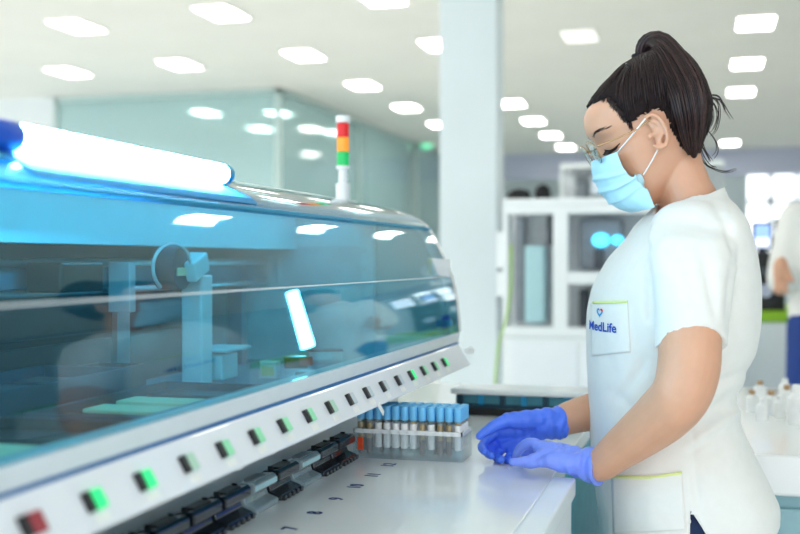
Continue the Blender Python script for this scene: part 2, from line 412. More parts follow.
# control panel + frame
pan = [(-.495, -.231), (-.522, -.184), (-.60, -.184), (-.60, -.231)]
MB().prism([pv(x, z) for x, z in pan], Vector((0, Y0, 0)), Vector((0, YE, 0))).build('control_panel', M['panel_white'], an, bevel=.003)
fr = [(-.5235, -.181), (-.518, -.159), (-.545, -.159), (-.60, -.181)]
MB().prism([pv(x, z) for x, z in fr], Vector((0, Y0, 0)), Vector((0, YE, 0))).build('hood_sill', M['band'], an, bevel=.002)
MB().bb((-.6, Y0, CAMH-.1845), (-.5225, YE, CAMH-.1805)).build('blue_gasket', M['blue_line'], an)
# body below / recess
MB().bb((-1.18, Y0, BZ), (-.66, YE, CAMH-.24)).build('lower_body', M['plaster_white'], an, bevel=.003)
MB().bb((-1.18, Y0, CAMH-.24), (-.52, YE, CAMH-.231)).build('deck', M['teal_mid'], an)
# top cover, beam, back and end walls
MB().bb((-1.2, Y0, CAMH+.113), (-.758, YE+.016, CAMH+.133)).build('top_cover', M['plaster_white'], an, bevel=.006)
MB().bb((-.96, Y0, CAMH+.024), (-.90, YE, CAMH+.113)).build('top_beam', M['beam'], an)
MB().bb((-1.2, Y0, CAMH-.24), (-1.18, YE, CAMH+.113)).build('back_panel', M['teal_dark'], an)
e = MB(); e.bb((-1.18, YE-.006, CAMH-.231), (-.745, YE+.012, CAMH-.062)); e.build('end_panel', M['cyan_glow'], an)
MB().bb((-1.18, YE-.004, CAMH-.062), (-.745, YE+.012, CAMH+.031)).build('end_panel', M['end_grey'], an)
MB().bb((-1.18, YE-.008, CAMH+.031), (-.745, YE+.012, CAMH+.113)).build('end_panel', M['beam'], an)
MB().bb((-.745, YE-.012, CAMH-.231), (-.712, YE+.012, CAMH+.12)).build('end_post', M['beam'], an, bevel=.003)
gp = [(-.712, -.17), (-.712, .112)]+[(x-.006, z-.004) for x, z in prof_r[2:-1]]+[(-.527, -.17)]
MB().prism([pv(x, z) for x, z in gp], Vector((0, YE+.001, 0)), Vector((0, YE+.005, 0))).build('end_window', M['hood_clear'], an)
MB().bb((-.712, YE-.002, CAMH-.231), (-.53, YE+.012, CAMH-.168)).build('end_panel', M['band'], an)
m = MB(); 
for z in (-.02, -.058, .02): m.cyl((-.735, YE-.014, CAMH+z), (-.735, YE-.011, CAMH+z), .004, n=12)
m.build('screw', M['steel'], an)
# interior light strips, under the beam
MB().bb((-.805, Y0+.05, CAMH+.104), (-.785, YE-.05, CAMH+.112)).build('interior_light', M['cyan_strip'], an)
MB().bb((-.766, Y0, CAMH+.082), (-.760, YE-.02, CAMH+.113)).build('glow_lip', M['glow_lip'], an)  # added lip hiding the strip; its blue paints in the LED glow band
# glowing streak and backing, standing in for a bright reflection in the hood glass
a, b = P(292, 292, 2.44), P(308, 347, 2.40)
MB().sweep([a, b], [(.0032, .0145), (.0032, .0165)], n=12, sub=1, ref=DEEP).build('reflection_streak', M['strip'], an, smooth='auto')
MB().sweep([a+DEEP*.006, b+DEEP*.006], [(.004, .019), (.004, .021)], n=12, sub=1, ref=DEEP).build('streak_backing', M['teal_mid'], an, smooth='auto')
# buttons
tilt = Vector((.027, 0, -.047)).normalized()      # down the panel face (toward viewer)
pn = Vector((.047, 0, .027)).normalized()
Rb = Matrix((Vector((0, 1, 0)), -tilt, pn)).transposed()     # columns: along, up-face, normal
cols = ['btn_red', 'btn_green', 'btn_green', 'btn_pale', 'btn_mint', 'btn_mint', 'btn_mint', 'btn_mint', 'btn_pale'] + ['btn_clear']*4 + ['btn_green', 'btn_mint', 'btn_mint', 'btn_green']
for i, c_ in enumerate(cols):
    px = [30, 92, 143, 187, 223, 255, 283, 308, 330, 350, 367, 383, 398, 411, 423, 434, 444][i]
    xc, zc = -.5085, -.2075
    w = -xc*K/(705-px); y = (w+xc*ST)/CT
    y = .775+.0905*i+.013*0 if False else y
    c = Vector((xc, y, zc+CAMH))
    b = MB().box(c+pn*.0015-Vector((0, .0085, 0)), (.009, .0185, .008), 0, Rb).build('button_bezel', M['black'], an, bevel=.001)
    q = MB().box(c+pn*.0015+Vector((0, .0055, 0)), (.019, .018, .007), 0, Rb).build('button', M[c_], an, bevel=.0012); q['label'] = {'btn_red': 'dark red button', 'btn_green': 'bright green lit button', 'btn_pale': 'pale mint button', 'btn_mint': 'mint green button', 'btn_clear': 'clear grey button'}[c_]
    lb = MB().box(c+tilt*.0165+Vector((0, .004, 0)), (.024, .009, .0008), 0, Rb).build('button_label', M['paper'], an)
for px in (90, 150, 205, 236): pass
# paper tag hanging off the panel edge
c = PX(381, 409, -.492)
R_ = Matrix.Rotation(math.radians(58), 3, 'X')
MB().box(c, (.001, .008, .034), 0, R_).build('paper_tag', M['paper'], an)
for (px, py) in ((235, 462), (268, 447)):
    c = PX(px, py, -.505)
    MB().box(c+pn*.002, (.016, .020, .0008), 0, Rb).build('paper_tag', M['paper'], an)
MB().cyl(Vector((-.5, YE-.004, CAMH-.2)), Vector((-.5, YE+.018, CAMH-.2)), .009, n=16).build('end_knob', M['plaster_white'], an)
# sticker in the far corner of the hood
c = P(439, 267, 2.33); MB().box(c, (.048, .002, .036), 0, Matrix.Rotation(math.radians(4), 3, 'Y')).build('sticker', M['paper'], an)
MB().box(c+Vector((-.019, -.002, 0)), (.008, .001, .034), 0).build('sticker_edge', M['yellow'], an)
# signal tower
st = MB(); bx, by = -.775, 2.345
base = Vector((bx, by, CAMH+.133))
w_ = -bx*ST+by*CT
def tz(py): return CAMH+(HZ-py)/F*w_
px_ = 400+F*(bx*CT+by*ST)/w_
tower = MB().lathe((bx, by, 0), [(.016, base.z), (.016, tz(184)), (.010, tz(183)), (.010, tz(170)), (.0155, tz(169)), (.0155, tz(166))], 24).build('signal_tower', M['plaster_white'], an, smooth='auto')
for nm, m_, a, b in (('green_lens', 'green', 166.5, 152), ('orange_lens', 'orange', 151.5, 137.5), ('red_lens', 'red', 137, 123.5), ('cap', 'plaster_white', 123, 116)):
    r = .0135 if nm != 'cap' else .016
    o = MB().lathe((bx, by, 0), [(r-.001, tz(a)), (r, tz(a)+.001), (r, tz(b)-.001), (r-.001, tz(b))], 24).build(nm, M[m_], tower, smooth='auto')
    o.location = -Vector(an['_o'])
print('tower px', px_)

# items inside the hood
DZ = CAMH-.231
gt = thing('gantry_rail', 'long steel rails crossing the inside of the hood near its back', 'rail', (-1.0, 1.3, DZ))
MB().bb((-1.01, Y0+.02, CAMH-.045), (-.985, YE-.03, CAMH-.01)).build('beam', M['teal_mid'], gt, bevel=.003)
MB().cyl((-.97, Y0+.02, CAMH-.004), (-.97, YE-.03, CAMH-.004), .007).build('rod', M['steel'], gt, smooth='auto')
MB().cyl((-.97, Y0+.02, CAMH-.05), (-.97, YE-.03, CAMH-.05), .006).build('rod', M['steel'], gt, smooth='auto')
for y in (.5, YE-.12): MB().bb((-1.02, y, DZ), (-.985, y+.03, CAMH-.01)).build('post', M['grey'], gt)
mod = thing('pipetting_module', 'black boxy module riding on the rails at the left inside hood', 'module', PX(65, 275, -.95))
MB().bb(PX(25, 262, -.96), PX(104, 291, -.90)).build('housing', M['black'], mod, bevel=.004)
MB().bb(PX(108, 262, -.96)+Vector((0, 0, 0)), PX(136, 312, -.92)).build('side_plate', M['grey_light'], mod, bevel=.002)
MB().bb(PX(112, 312, -.955), PX(130, 372, -.945)).build('pipette', M['steel'], mod)
ra = thing('robot_arm', 'white upright gripper arm with hose loop inside the hood', 'robot arm', PX(192, 352, -.86))
p0, p1 = PX(181, 275, -.88), PX(196, 372, -.84)
MB().bb((p0.x, p0.y, DZ), (p1.x, p0.y+.045, p0.z)).build('column', M['plaster_white'], ra, bevel=.004)
c = PX(193, 268, -.85); MB().box(c+Vector((0, 0, .002)), (.035, .06, .035), 0, Matrix.Rotation(math.radians(20), 3, 'X')).build('head', M['beam'], ra, bevel=.004)
c = PX(172, 268, -.87); MB().cyl(c-Vector((.02, 0, 0)), c+Vector((.02, 0, 0)), .036, n=28).build('motor', M['teal_dark'], ra, smooth='auto')
MB().box(c+Vector((.021, 0, -.006)), (.002, .045, .014)).build('motor_band', M['cream'], ra)
pts = [PX(172+19*math.cos(a), 268-24*math.sin(a), -.84) for a in np.linspace(.1, PI+.9, 12)]
MB().sweep(pts, [.003]*12, n=8, sub=3).build('hose', M['grey_light'], ra, smooth=True)
# trays on the deck
def tray(x0, x1, y0, y1, h, label, mm, n, cm):
    t = thing('sample_tray', label, 'tray', ((x0+x1)/2, (y0+y1)/2, DZ), 'trays on the deck inside the hood')
    f = MB()
    f.bb((x0, y0, DZ), (x1, y1, DZ+.006)); f.bb((x0, y0, DZ), (x0+.006, y1, DZ+h)); f.bb((x1-.006, y0, DZ), (x1, y1, DZ+h)); f.bb((x0, y0, DZ), (x1, y0+.006, DZ+h)); f.bb((x0, y1-.006, DZ), (x1, y1, DZ+h))
    f.build('frame', M[mm], t, bevel=.001)
    for i in range(n):
        yy = y0+.012+(y1-y0-.024)*(i+.5)/n
        MB().bb((x0+.012, yy-.3*(y1-y0)/n, DZ+.006), (x1-.012, yy+.3*(y1-y0)/n, DZ+h*.8)).build('insert', M[cm if (cm != 'cream' or i in (1, 2)) else 'black'], t, bevel=.002)
tray(-.78, -.62, .75, 1.12, .05, 'black deck tray with cream inserts nearest the camera', 'black', 4, 'cream')
tray(-.80, -.64, 1.18, 1.55, .045, 'dark tray with cream inserts, second along the deck', 'teal_dark', 4, 'cream')
tray(-.98, -.83, .95, 1.5, .07, 'tall dark teal tray behind the cream ones', 'teal_dark', 5, 'grey_dark')
tray(-.98, -.89, 1.50, 1.66, .06, 'black tray beside the robot arm base', 'black', 3, 'teal_mid')
tray(-1.15, -1.04, 1.2, 2.2, .09, 'long dark tray along the back panel', 'black', 6, 'teal_mid')
wt = thing('reagent_box', 'translucent cyan box with white lid behind the robot arm', 'box', (-.84, 1.80, DZ))
MB().bb(PX(207, 380, -.86)+Vector((-.03, 0, 0)), PX(238, 352, -.83)).build('body', M['cyan_glow'], wt, bevel=.003)
q = PX(222, 350, -.85); MB().box(q+Vector((0, .0, .003)), (.07, .11, .006)).build('lid', M['beam'], wt, bevel=.002)
q = PX(207, 380, -.86); MB().bb((-.88, q.y, DZ), (-.83, PX(238, 352, -.83).y, q.z)).build('foot', M['teal_mid'], wt)
yb = thing('reagent_box', 'small pale yellow label box on the deck beside the cartridge', 'box', P(270, 380, 2.17))
q = P(270, 380, 2.17); MB().bb((q.x-.018, q.y-.012, DZ), (q.x+.018, q.y+.012, P(270, 361, 2.17).z)).build('body', M['paper'], yb, bevel=.002)
MB().bb((q.x-.013, q.y-.0135, P(270, 375, 2.17).z), (q.x+.013, q.y-.012, P(270, 366, 2.17).z)).build('label', M['yellow'], yb)
ct = thing('cartridge', 'black and red cartridge with blue tray lying on a white block', 'cartridge', P(313, 372, 2.15))
q = P(313, 372, 2.15)
Rz = Matrix.Rotation(math.radians(25), 3, 'Z')
MB().bb((q.x-.03, q.y-.02, DZ), (q.x+.03, q.y+.02, P(313, 371, 2.15).z)).build('block', M['beam'], ct, bevel=.002)
MB().box(P(296, 362, 2.13), (.045, .035, .022), 0, Rz).build('housing', M['black'], ct, bevel=.003)
MB().box(P(306, 361, 2.11), (.026, .004, .016), 0, Rz).build('front', M['redcart'], ct, bevel=.001)
MB().box(P(325, 355, 2.15), (.065, .035, .018), 0, Rz).build('tray', M['cyan_glow'], ct, bevel=.002)
MB().box(P(325, 350, 2.15), (.067, .037, .003), 0, Rz).build('tray_rim', M['teal_dark'], ct)
bt = thing('clamp_tool', 'small blue and cyan clamp standing in the far end of the hood', 'tool', P(446, 330, 2.4))
q = P(446, 330, 2.37)
MB().bb((q.x-.008, q.y-.008, DZ), (q.x+.008, q.y+.008, P(446, 315, 2.37).z)).build('post', M['cap_blue_deep'], bt, bevel=.002)
MB().bb((q.x-.02, q.y-.01, P(446, 326, 2.37).z), (q.x+.012, q.y+.01, P(446, 320, 2.37).z)).build('jaw', M['cap_teal'], bt, bevel=.002)
MB().bb((q.x-.02, q.y-.01, P(446, 332, 2.37).z), (q.x+.012, q.y+.01, P(446, 329, 2.37).z)).build('jaw', M['cap_teal'], bt, bevel=.002)

# tube lamp on the hood
tl = thing('tube_lamp', 'glowing white tube lamp with blue end caps lying on the hood', 'lamp', (-.64, 1.15, CAMH+.118))
zt = CAMH+.1180
MB().cyl((-.64, .925, zt), (-.64, 1.405, zt), .0137, n=28).build('tube', M['tube_lamp'], tl, smooth='auto')
MB().lathe((0, 0, 0), [(.0145, 0), (.0155, .003), (.0155, .045), (.0135, .05)], 28).build('end_cap', M['cap_blue_deep'], tl, smooth='auto')
o = [c for c in tl.children if c.name.startswith('end_cap')][0]
o.data.transform(Matrix.Translation(Vector(tl['_o']))); o.data.transform(Matrix.Rotation(PI/2, 4, 'X')); o.location = Vector((-.64, .927, zt))-Vector(tl['_o'])
MB().cyl((-.64, 1.403, zt), (-.64, 1.418, zt), .0145, n=28).build('end_cap', M['cap_teal'], tl, smooth='auto')
MB().prism([pv(-.594, .0765), pv(-.601, .0845), pv(-.612, .0905), pv(-.64, .1035), pv(-.655, .1085), pv(-.64, .1015), pv(-.612, .0885), pv(-.598, .079)], Vector((0, .90, 0)), Vector((0, 1.425, 0))).build('reflection_cover', M['cover_strip'], tl)  # added strip that hides the tube's mirror image in the hood
MB().cyl((-.64, .915, zt), (-.64, .929, zt), .0150, n=28).build('collar', M['grey_light'], tl, smooth='auto')

# sample carriers (clips)
def carrier(clear):
    w = .079; xf = 0
    def pr(pts, y0, y1): 
        mb = MB(); mb.prism([Vector((x, 0, z*.80)) for x, z in pts], Vector((0, y0, 0)), Vector((0, y1, 0))); return mb
    body = pr([(0, .0), (0, .010), (-.016, .017), (-.018, .026), (-.003, .036), (-.003, .050), (-.008, .054), (-.028, .052), (-.034, .046), (-.040, 0)], -w/2, w/2)
    return body
def place_carrier(y, clear, label):
    t = thing('sample_carrier', label, 'sample carrier', (-.575, y, BZ), 'sample carriers in a row under the button panel')
    b = carrier(clear); m_ = M['clip_clear'] if clear else M['clip_black']
    me_o = b.build('body', m_, None, bevel=.0018); me_o.parent = t
    if not clear:
        f = MB()
        for k in range(5): f.bb((-.006, -.037+k*.0165, .0), (.004, -.028+k*.0165, .007))
        f.build('teeth', m_, None, bevel=.001).parent = t
        g = MB(); g.bb((-.028, -.024, .0405), (-.011, .024, .0445)); g.bb((-.026, -.03, .0415), (-.018, -.026, .0465)); g.bb((-.026, .026, .0415), (-.018, .03, .0465)); g.build('latch', M['black'], None, bevel=.0012).parent = t
    else:
        g = MB(); g.bb((-.027, -.022, .0415), (-.012, .022, .0440)); g.build('insert', M['grey'], None, bevel=.001).parent = t
        g = MB(); g.bb((-.004, -.038, .031), (-.0015, .038, .038)); g  .build('handle', M['beam'], None, bevel=.001).parent = t
    return t
seq = [0, 0, 0, 0, 1, 0, 1, 0, 0]     # from the near end
for i in range(13):
    y = 1.765+.012-.0905*i
    j = 8-i
    clear = seq[j] if 0 <= j < 9 else 0
    who = ['by the tube rack', 'second from the tube rack', 'third from the tube rack, between two others', 'fourth from the tube rack', 'fifth from the tube rack', 'sixth from the tube rack', 'seventh from the tube rack', 'eighth from the tube rack', 'ninth from the tube rack', 'tenth from the tube rack', 'eleventh from the tube rack', 'twelfth from the tube rack', 'thirteenth from the tube rack'][i]
    if i > 10: break
    place_carrier(y, clear, ('clear plastic sample carrier with grey insert, ' if clear else 'black plastic sample carrier, ')+who)

# ================================================================= TUBE RACK
RX0, RX1, RY0, RY1 = -.584, -.392, 1.824, 1.900
rk = thing('tube_rack', 'white and clear plastic rack holding rows of blue-capped tubes', 'tube rack', ((RX0+RX1)/2, (RY0+RY1)/2, BZ))
NC, NR = 12, 4
pxs = [RX0+.010+(RX1-RX0-.020)*i/(NC-1) for i in range(NC)]
pys = [RY0+.012+(RY1-RY0-.024)*i/(NR-1) for i in range(NR)]
m = MB(); zt_ = BZ+.046
m.bb((RX0, RY0, zt_-.003), (RX1, RY0+.004, zt_+.004)); m.bb((RX0, RY1-.004, zt_-.003), (RX1, RY1, zt_+.004))
m.bb((RX0, RY0, zt_-.003), (RX0+.003, RY1, zt_+.004)); m.bb((RX1-.003, RY0, zt_-.003), (RX1, RY1, zt_+.004))
for i in range(NC-1):
    xm = (pxs[i]+pxs[i+1])/2; m.bb((xm-.0011, RY0, zt_-.001), (xm+.0011, RY1, zt_+.002))
for j in range(NR-1):
    ym = (pys[j]+pys[j+1])/2; m.bb((RX0, ym-.0015, zt_-.001), (RX1, ym+.0015, zt_+.002))
m.build('top_grid', M['plaster_white'], rk)
MB().bb((RX0, RY0, BZ), (RX1, RY0+.002, zt_-.003)).build('front_wall', M['rack_clear'], rk)
MB().bb((RX0, RY1-.002, BZ), (RX1, RY1, zt_-.003)).build('back_wall', M['rack_clear'], rk)
MB().bb((RX1-.002, RY0+.002, BZ), (RX1, RY1-.002, zt_-.003)).build('side_wall', M['rack_clear'], rk)
MB().bb((RX0, RY0+.002, BZ), (RX0+.002, RY1-.002, zt_-.003)).build('side_wall', M['rack_clear'], rk)
MB().bb((RX0+.002, RY0+.002, BZ), (RX1-.002, RY1-.002, BZ+.004)).build('base', M['rack_clear'], rk)
MB().bb((RX0+.008, RY0-.002, BZ+.014), (RX0+.018, RY0, BZ+.036)).build('orange_tab', M['orange_tag'], rk, bevel=.001)
def make_tube(kind, label):
    t = thing('sample_tube', label, 'sample tube', (0, 0, 0), 'blue-capped tubes in the rack')
    MB().lathe((0, 0, 0), [(.001, 0), (.0035, .001), (.0055, .004), (.0060, .008), (.0060, .068)], 14).build('glass', M['tube_glass'], None, smooth='auto').parent = t
    MB().lathe((0, 0, 0), [(.0066, .062), (.0072, .064), (.0072, .084), (.0066, .0855)], 16).build('cap', M['blue_cap'], None, smooth='auto').parent = t
    if kind in (0, 2): MB().lathe((0, 0, 0), [(.0062, .014), (.0062, .056)], 14).build('label', M['paper'], None, smooth='auto').parent = t
    if kind == 2: MB().lathe((0, 0, 0), [(.0050, .057), (.0050, .061)], 14).build('specimen', M['serum'], None).parent = t
    if kind == 1:
        MB().lathe((0, 0, 0), [(.001, .001), (.0052, .006), (.0052, .028)], 14).build('specimen', M['blood'], None, smooth='auto').parent = t
        MB().lathe((0, 0, 0), [(.0052, .029), (.0052, .056)], 14).build('serum', M['serum'], None, smooth='auto').parent = t
    return t
protos = {}
kinds = [1, 1, 0, 0, 0, 0, 2, 1, 0, 1, 1, 2]
place = ['leftmost', 'second from the left', 'third from the left', 'fourth from the left', 'fifth from the left', 'sixth from the left', 'sixth from the right', 'fifth from the right', 'fourth from the right', 'third from the right', 'second from the right', 'rightmost']
for j in range(NR):
    for i in range(NC):
        kd = kinds[i] if j == 0 else random.choice([0, 1, 2])
        if j == 0: lab = 'blue-capped tube in the rack\'s front row, ' + place[i]
        else: lab = 'blue-capped sample tube in a rear row of the rack, behind the front row'
        grp = 'blue-capped tubes in the front row of the rack' if j == 0 else 'blue-capped tubes in the rear rows of the rack'
        if kd not in protos:
            protos[kd] = make_tube(kd, lab); protos[kd]['group'] = grp; protos[kd].location = (pxs[i], pys[j], BZ+.0042)
        else: copy_tree(protos[kd], (pxs[i], pys[j], BZ+.0042), lab, grp)

# second tray at the back of the bench
tr = thing('reagent_tray', 'white-lidded tray with teal pillars and black base behind the hands', 'tray', (-.39, 2.42, BZ))
MB().bb((-.535, 2.385, BZ), (-.235, 2.49, BZ+.016)).build('base', M['black'], tr, bevel=.003)
MB().bb((-.530, 2.39, BZ+.016), (-.24, 2.485, BZ+.024)).build('insert', M['teal_dark'], tr, bevel=.001)
m = [MB().bb((-.525+i*.047, 2.388, BZ+.024), (-.513+i*.047, 2.40, BZ+.046)).build('pillar', M['teal_dark' if i % 2 == 0 else 'cap_teal'], tr) for i in range(7)]
MB().bb((-.530, 2.395, BZ+.024), (-.24, 2.485, BZ+.044)).build('vessel_block', M['teal_mid'], tr, bevel=.002)
MB().bb((-.54, 2.38, BZ+.046), (-.23, 2.495, BZ+.058)).build('lid', M['plaster_white'], tr, bevel=.004)

# ================================================================= RIGHT DESK
RZ = CAMH-.355
rd = thing('side_desk', 'white side desk with teal-grey cabinet front behind the woman', 'desk', (.9, 2.6, 0))
y0d = 2.13
MB().bb((-.10, y0d, RZ-.075), (2.6, 3.25, RZ)).build('worktop', M['bench'], rd, bevel=.006)
MB().bb((-.08, y0d+.03, .1), (2.58, 3.2, RZ-.075)).build('cabinet_body', M['cab_teal'], rd, bevel=.003)
for i in range(4): MB().bb((-.06+i*.65, y0d+.012, .13), (-.06+i*.65+.64, y0d+.03, RZ-.10)).build('door', M['cab_teal'], rd, bevel=.004)
MB().bb((-.05, y0d+.08, 0), (2.5, 3.1, .1)).build('plinth', M['grey_dark'], rd)
def bottle(x, y, h, r, label, capm):
    t = thing('bottle', label, 'bottle', (x, y, RZ), 'white bottles on the side desk')
    MB().lathe((x, y, RZ), [(r*.95, 0), (r, .004), (r, h*.68), (r*.5, h*.8), (r*.45, h*.82)], 20).build('body', M['bottle'], t, smooth='auto')
    MB().lathe((x, y, RZ), [(r*.5, h*.82), (r*.52, h*.84), (r*.52, h), (r*.4, h*1.01)], 16).build('cap', M[capm], t, smooth='auto')
bpos = [(752, 402, 2.6, .05, .014), (762, 412, 2.45, .05, .013), (771, 404, 2.55, .055, .014), (779, 410, 2.5, .05, .013), (787, 402, 2.62, .06, .014), (797, 398, 2.4, .085, .02), (760, 390, 2.8, .05, .015), (785, 390, 2.85, .05, .015)]
for i, (px, py, w, h, r) in enumerate(bpos):
    q = P(px, py, w); bottle(q.x, q.y, h, r, 'small white bottle with %s cap on the side desk, %s from the left' % (('brown', 'white')[i % 2], ['leftmost', 'fourth', 'fifth', 'sixth', 'eighth', 'last tall one', 'second', 'seventh'][i]), ('brown', 'bottle')[i % 2])

# ================================================================= BACKGROUND EQUIPMENT
def framed_unit(name, label, cat, x0, x1, y0, y1, z0, z1, posts, beams, body_top, panes, pane_m):
    t = thing(name, label, cat, ((x0+x1)/2, (y0+y1)/2, 0))
    MB().bb((x0, y0, 0), (x1, y1, body_top)).build('base_cabinet', M['plaster_white'], t, bevel=.01)
    MB().bb((x0, y0+.25, body_top), (x1, y1, z1)).build('inner_body', M[pane_m], t, bevel=.01)
    for a, b in posts: MB().bb((a, y0, body_top), (b, y0+.06, z1)).build('post', M['plaster_white'], t, bevel=.006)
    for a, b in beams: MB().bb((x0, y0-.005, a), (x1, y0+.055, b)).build('beam', M['plaster_white'], t, bevel=.006)
    MB().bb((x0, y0, z1), (x1, y1, z1+.03)).build('top', M['plaster_white'], t, bevel=.006)
    for i, (a, b, c_, d_) in enumerate(panes): MB().bb((a, y0+.02, c_), (b, y0+.025, d_)).build('pane', M['part_glass'], t)
    return t
yb_ = 5.0
def bx_(px, y=yb_):      # world x at pixel px on plane y
    k = (705-px)/K; return -k*y*CT/(1-k*ST)
def bz_(py, px=540, y=yb_):
    x = bx_(px, y); w = -x*ST+y*CT; return CAMH+(HZ-py)/F*w
xs = dict(l=bx_(503), p1=bx_(553), p2=bx_(568), r=bx_(733)-.02)
u1 = framed_unit('analysis_cabinet', 'tall white framed cabinet with grey windows between column and woman', 'cabinet', xs['l'], xs['r'], yb_, 5.8, 0, bz_(205),
    [(xs['l'], bx_(508)), (xs['p1'], xs['p2']), (-.05, .0)], [(bz_(337), bz_(327)), (bz_(214), bz_(205)), ], bz_(337), [], 'grey_light')
MB().bb((xs['p2'], yb_-.004, bz_(284)), (xs['r'], yb_+.05, bz_(272))).build('beam', M['plaster_white'], u1, bevel=.006)
MB().bb((bx_(510), yb_-.006, .1), (bx_(578), yb_, bz_(342))).build('door', M['panel_white'], u1, bevel=.006)
MB().bb((bx_(582), yb_-.006, .1), (xs['r']-.02, yb_, bz_(342))).build('door', M['panel_white'], u1, bevel=.006)
MB().bb((bx_(519), yb_+.16, bz_(325)), (bx_(540), yb_+.25, bz_(245))).build('module', M['beam'], u1, bevel=.01)
MB().bb((bx_(508), yb_+.18, bz_(325)), (bx_(518), yb_+.25, bz_(214))).build('module', M['grey'], u1, bevel=.01)
MB().bb((bx_(541), yb_+.18, bz_(245)), (bx_(553), yb_+.25, bz_(214))).build('module', M['grey_dark'], u1, bevel=.01)
MB().bb((bx_(576), yb_+.1, bz_(270)), (bx_(620), yb_+.25, bz_(218))).build('module', M['grey'], u1, bevel=.02)
MB().bb((bx_(592), yb_+.08, bz_(270)), (bx_(602), yb_+.12, bz_(248))).build('column', M['grey_dark'], u1, bevel=.01)
for px, r in ((599, .038), (616, .026)):
    c = Vector((bx_(px), yb_+.09, bz_(240))); MB().ball(c, (r, .02, r*.8), 16).build('indicator', M['cyan_lamp'], u1, smooth=True)
for a, b, c_, d_ in ((575, 584, 330, 290), (590, 598, 318, 286)):
    MB().bb((bx_(a), yb_+.15, bz_(c_)), (bx_(b), yb_+.25, bz_(d_))).build('module', M['grey_dark'], u1, bevel=.01)
# things standing on it
ztop = bz_(205)+.0305
for i, (px0, px1, py0, lab) in enumerate(((507, 531, 192, 'low rounded black case on top of the framed white cabinet'), (535, 551, 188, 'rounder black helmet-like case on top of the framed white cabinet'))):
    a, b = bx_(px0, 5.2), bx_(px1, 5.2); h = bz_(py0, 540, 5.2)-ztop+.012
    t = thing('equipment_case', lab, 'case', ((a+b)/2, 5.2, ztop))
    q = MB(); r = (b-a)/2
    q.lathe(((a+b)/2, 5.2, ztop), [(r, 0), (r, h*.5), (r*.85, h*.85), (r*.5, h)], 24); q.build('body', M['black_soft'], t, smooth='auto')
    MB().cyl(((a+b)/2-r*.3, 5.2, ztop+h), ((a+b)/2+r*.3, 5.2, ztop+h), .006).build('handle', M['grey_dark'], t)
rear = framed_unit('analysis_cabinet', 'pale grey taller analyzer standing farther back near windows', 'analyzer', bx_(560, 7), bx_(640, 7)+.5, 7, 7.9, 0, bz_(168, 570, 7),
    [(bx_(560, 7), bx_(563, 7))], [], .9, [], 'grey_light')
for i, (a, b, c_, d_, mm) in enumerate(((572, 585, 200, 178, 'grey'), (586, 600, 195, 172, 'steel'), (566, 574, 190, 172, 'grey_light'))):
    MB().bb((bx_(a, 7), 7.18, bz_(c_, a, 7)), (bx_(b, 7), 7.25, bz_(d_, a, 7))).build('module', M[mm], rear, bevel=.02)
# white low cabinet far left of opening and green cable
gc = thing('power_cable', 'yellow-green cable hanging beside the white column', 'cable', P(500, 380, 4.9))
MB().sweep([P(511, 245, 4.85), P(511, 285, 4.85), P(506, 320, 4.85), P(498, 350, 4.85), P(494, 420, 4.85), Vector((P(494, 420, 4.85).x, P(494, 420, 4.85).y, .009))], [.005]*6, n=8, sub=4).build('cable', M['lime'], gc, smooth=True)
sb = thing('wall_box', 'small white switch boxes mounted on the column corner', 'box', P(502, 280, 5.2))
for a, b in ((232, 268), (272, 296)): MB().bb(P(498, b, 5.3), P(506, a, 5.3)+Vector((0, -.05, 0))).build('box', M['plaster_white'], sb, bevel=.006)
# far counter with monitors
fc = thing('far_counter', 'white counter with lime green edge in the right background', 'counter', (.8, 5.4, 0))
yc = 5.2
MB().bb((bx_(735, yc), yc, 0), (2.6, 6.0, bz_(322, 770, yc))).build('body', M['plaster_white'], fc, bevel=.008)
MB().bb((bx_(735, yc), yc-.01, bz_(322, 770, yc)), (2.6, 6.0, bz_(311, 770, yc))).build('green_edge', M['lime'], fc, bevel=.004)
zc_ = bz_(311, 770, yc)
bb_ = thing('computer_tower', 'black equipment stack standing on the far counter', 'computer', (bx_(768, yc), yc+.2, zc_))
MB().bb((bx_(748, yc), yc+.05, zc_), (bx_(786, yc), yc+.5, bz_(252, 770, yc))).build('case', M['black'], bb_, bevel=.01)
c = Vector((bx_(766, yc), yc+.045, bz_(291, 766, yc))); MB().cyl(c, c-Vector((0, .012, 0)), .03).build('dial', M['lav'], bb_)
MB().bb((bx_(756, yc), yc+.04, bz_(275, 766, yc)), (bx_(775, yc), yc+.05, bz_(268, 766, yc))).build('slot', M['grey_dark'], bb_)
def monitor(px0, px1, py0, py1, y, label, m_, zb):
    t = thing('monitor', label, 'monitor', ((bx_(px0, y)+bx_(px1, y))/2, y, zb))
    a, b = bx_(px0, y), bx_(px1, y); z0, z1 = bz_(py1, (px0+px1)/2, y), bz_(py0, (px0+px1)/2, y)
    MB().bb((a, y, z0), (b, y+.03, z1)).build('housing', M['black'], t, bevel=.005)
    MB().bb((a+.012, y-.002, z0+.012), (b-.012, y, z1-.012)).build('screen', M[m_], t)
    MB().bb(((a+b)/2-.02, y+.02, zb), ((a+b)/2+.02, y+.04, z0+.02)).build('stand', M['black'], t)
    return t
ztb = bz_(252, 770, yc)
m1 = monitor(752, 773, 222, 250, yc+.2, 'monitor with blue and white screen, left one on black equipment', 'screen', ztb)
MB().bb((bx_(755, yc+.2), yc+.196, bz_(247, 760, yc+.2)), (bx_(770, yc+.2), yc+.198, bz_(238, 760, yc+.2))).build('screen_window', M['screen_w'], m1)
m2 = monitor(775, 806, 218, 250, yc+.1, 'larger monitor with pale blue screen beside the background person', 'screen_w', ztb)

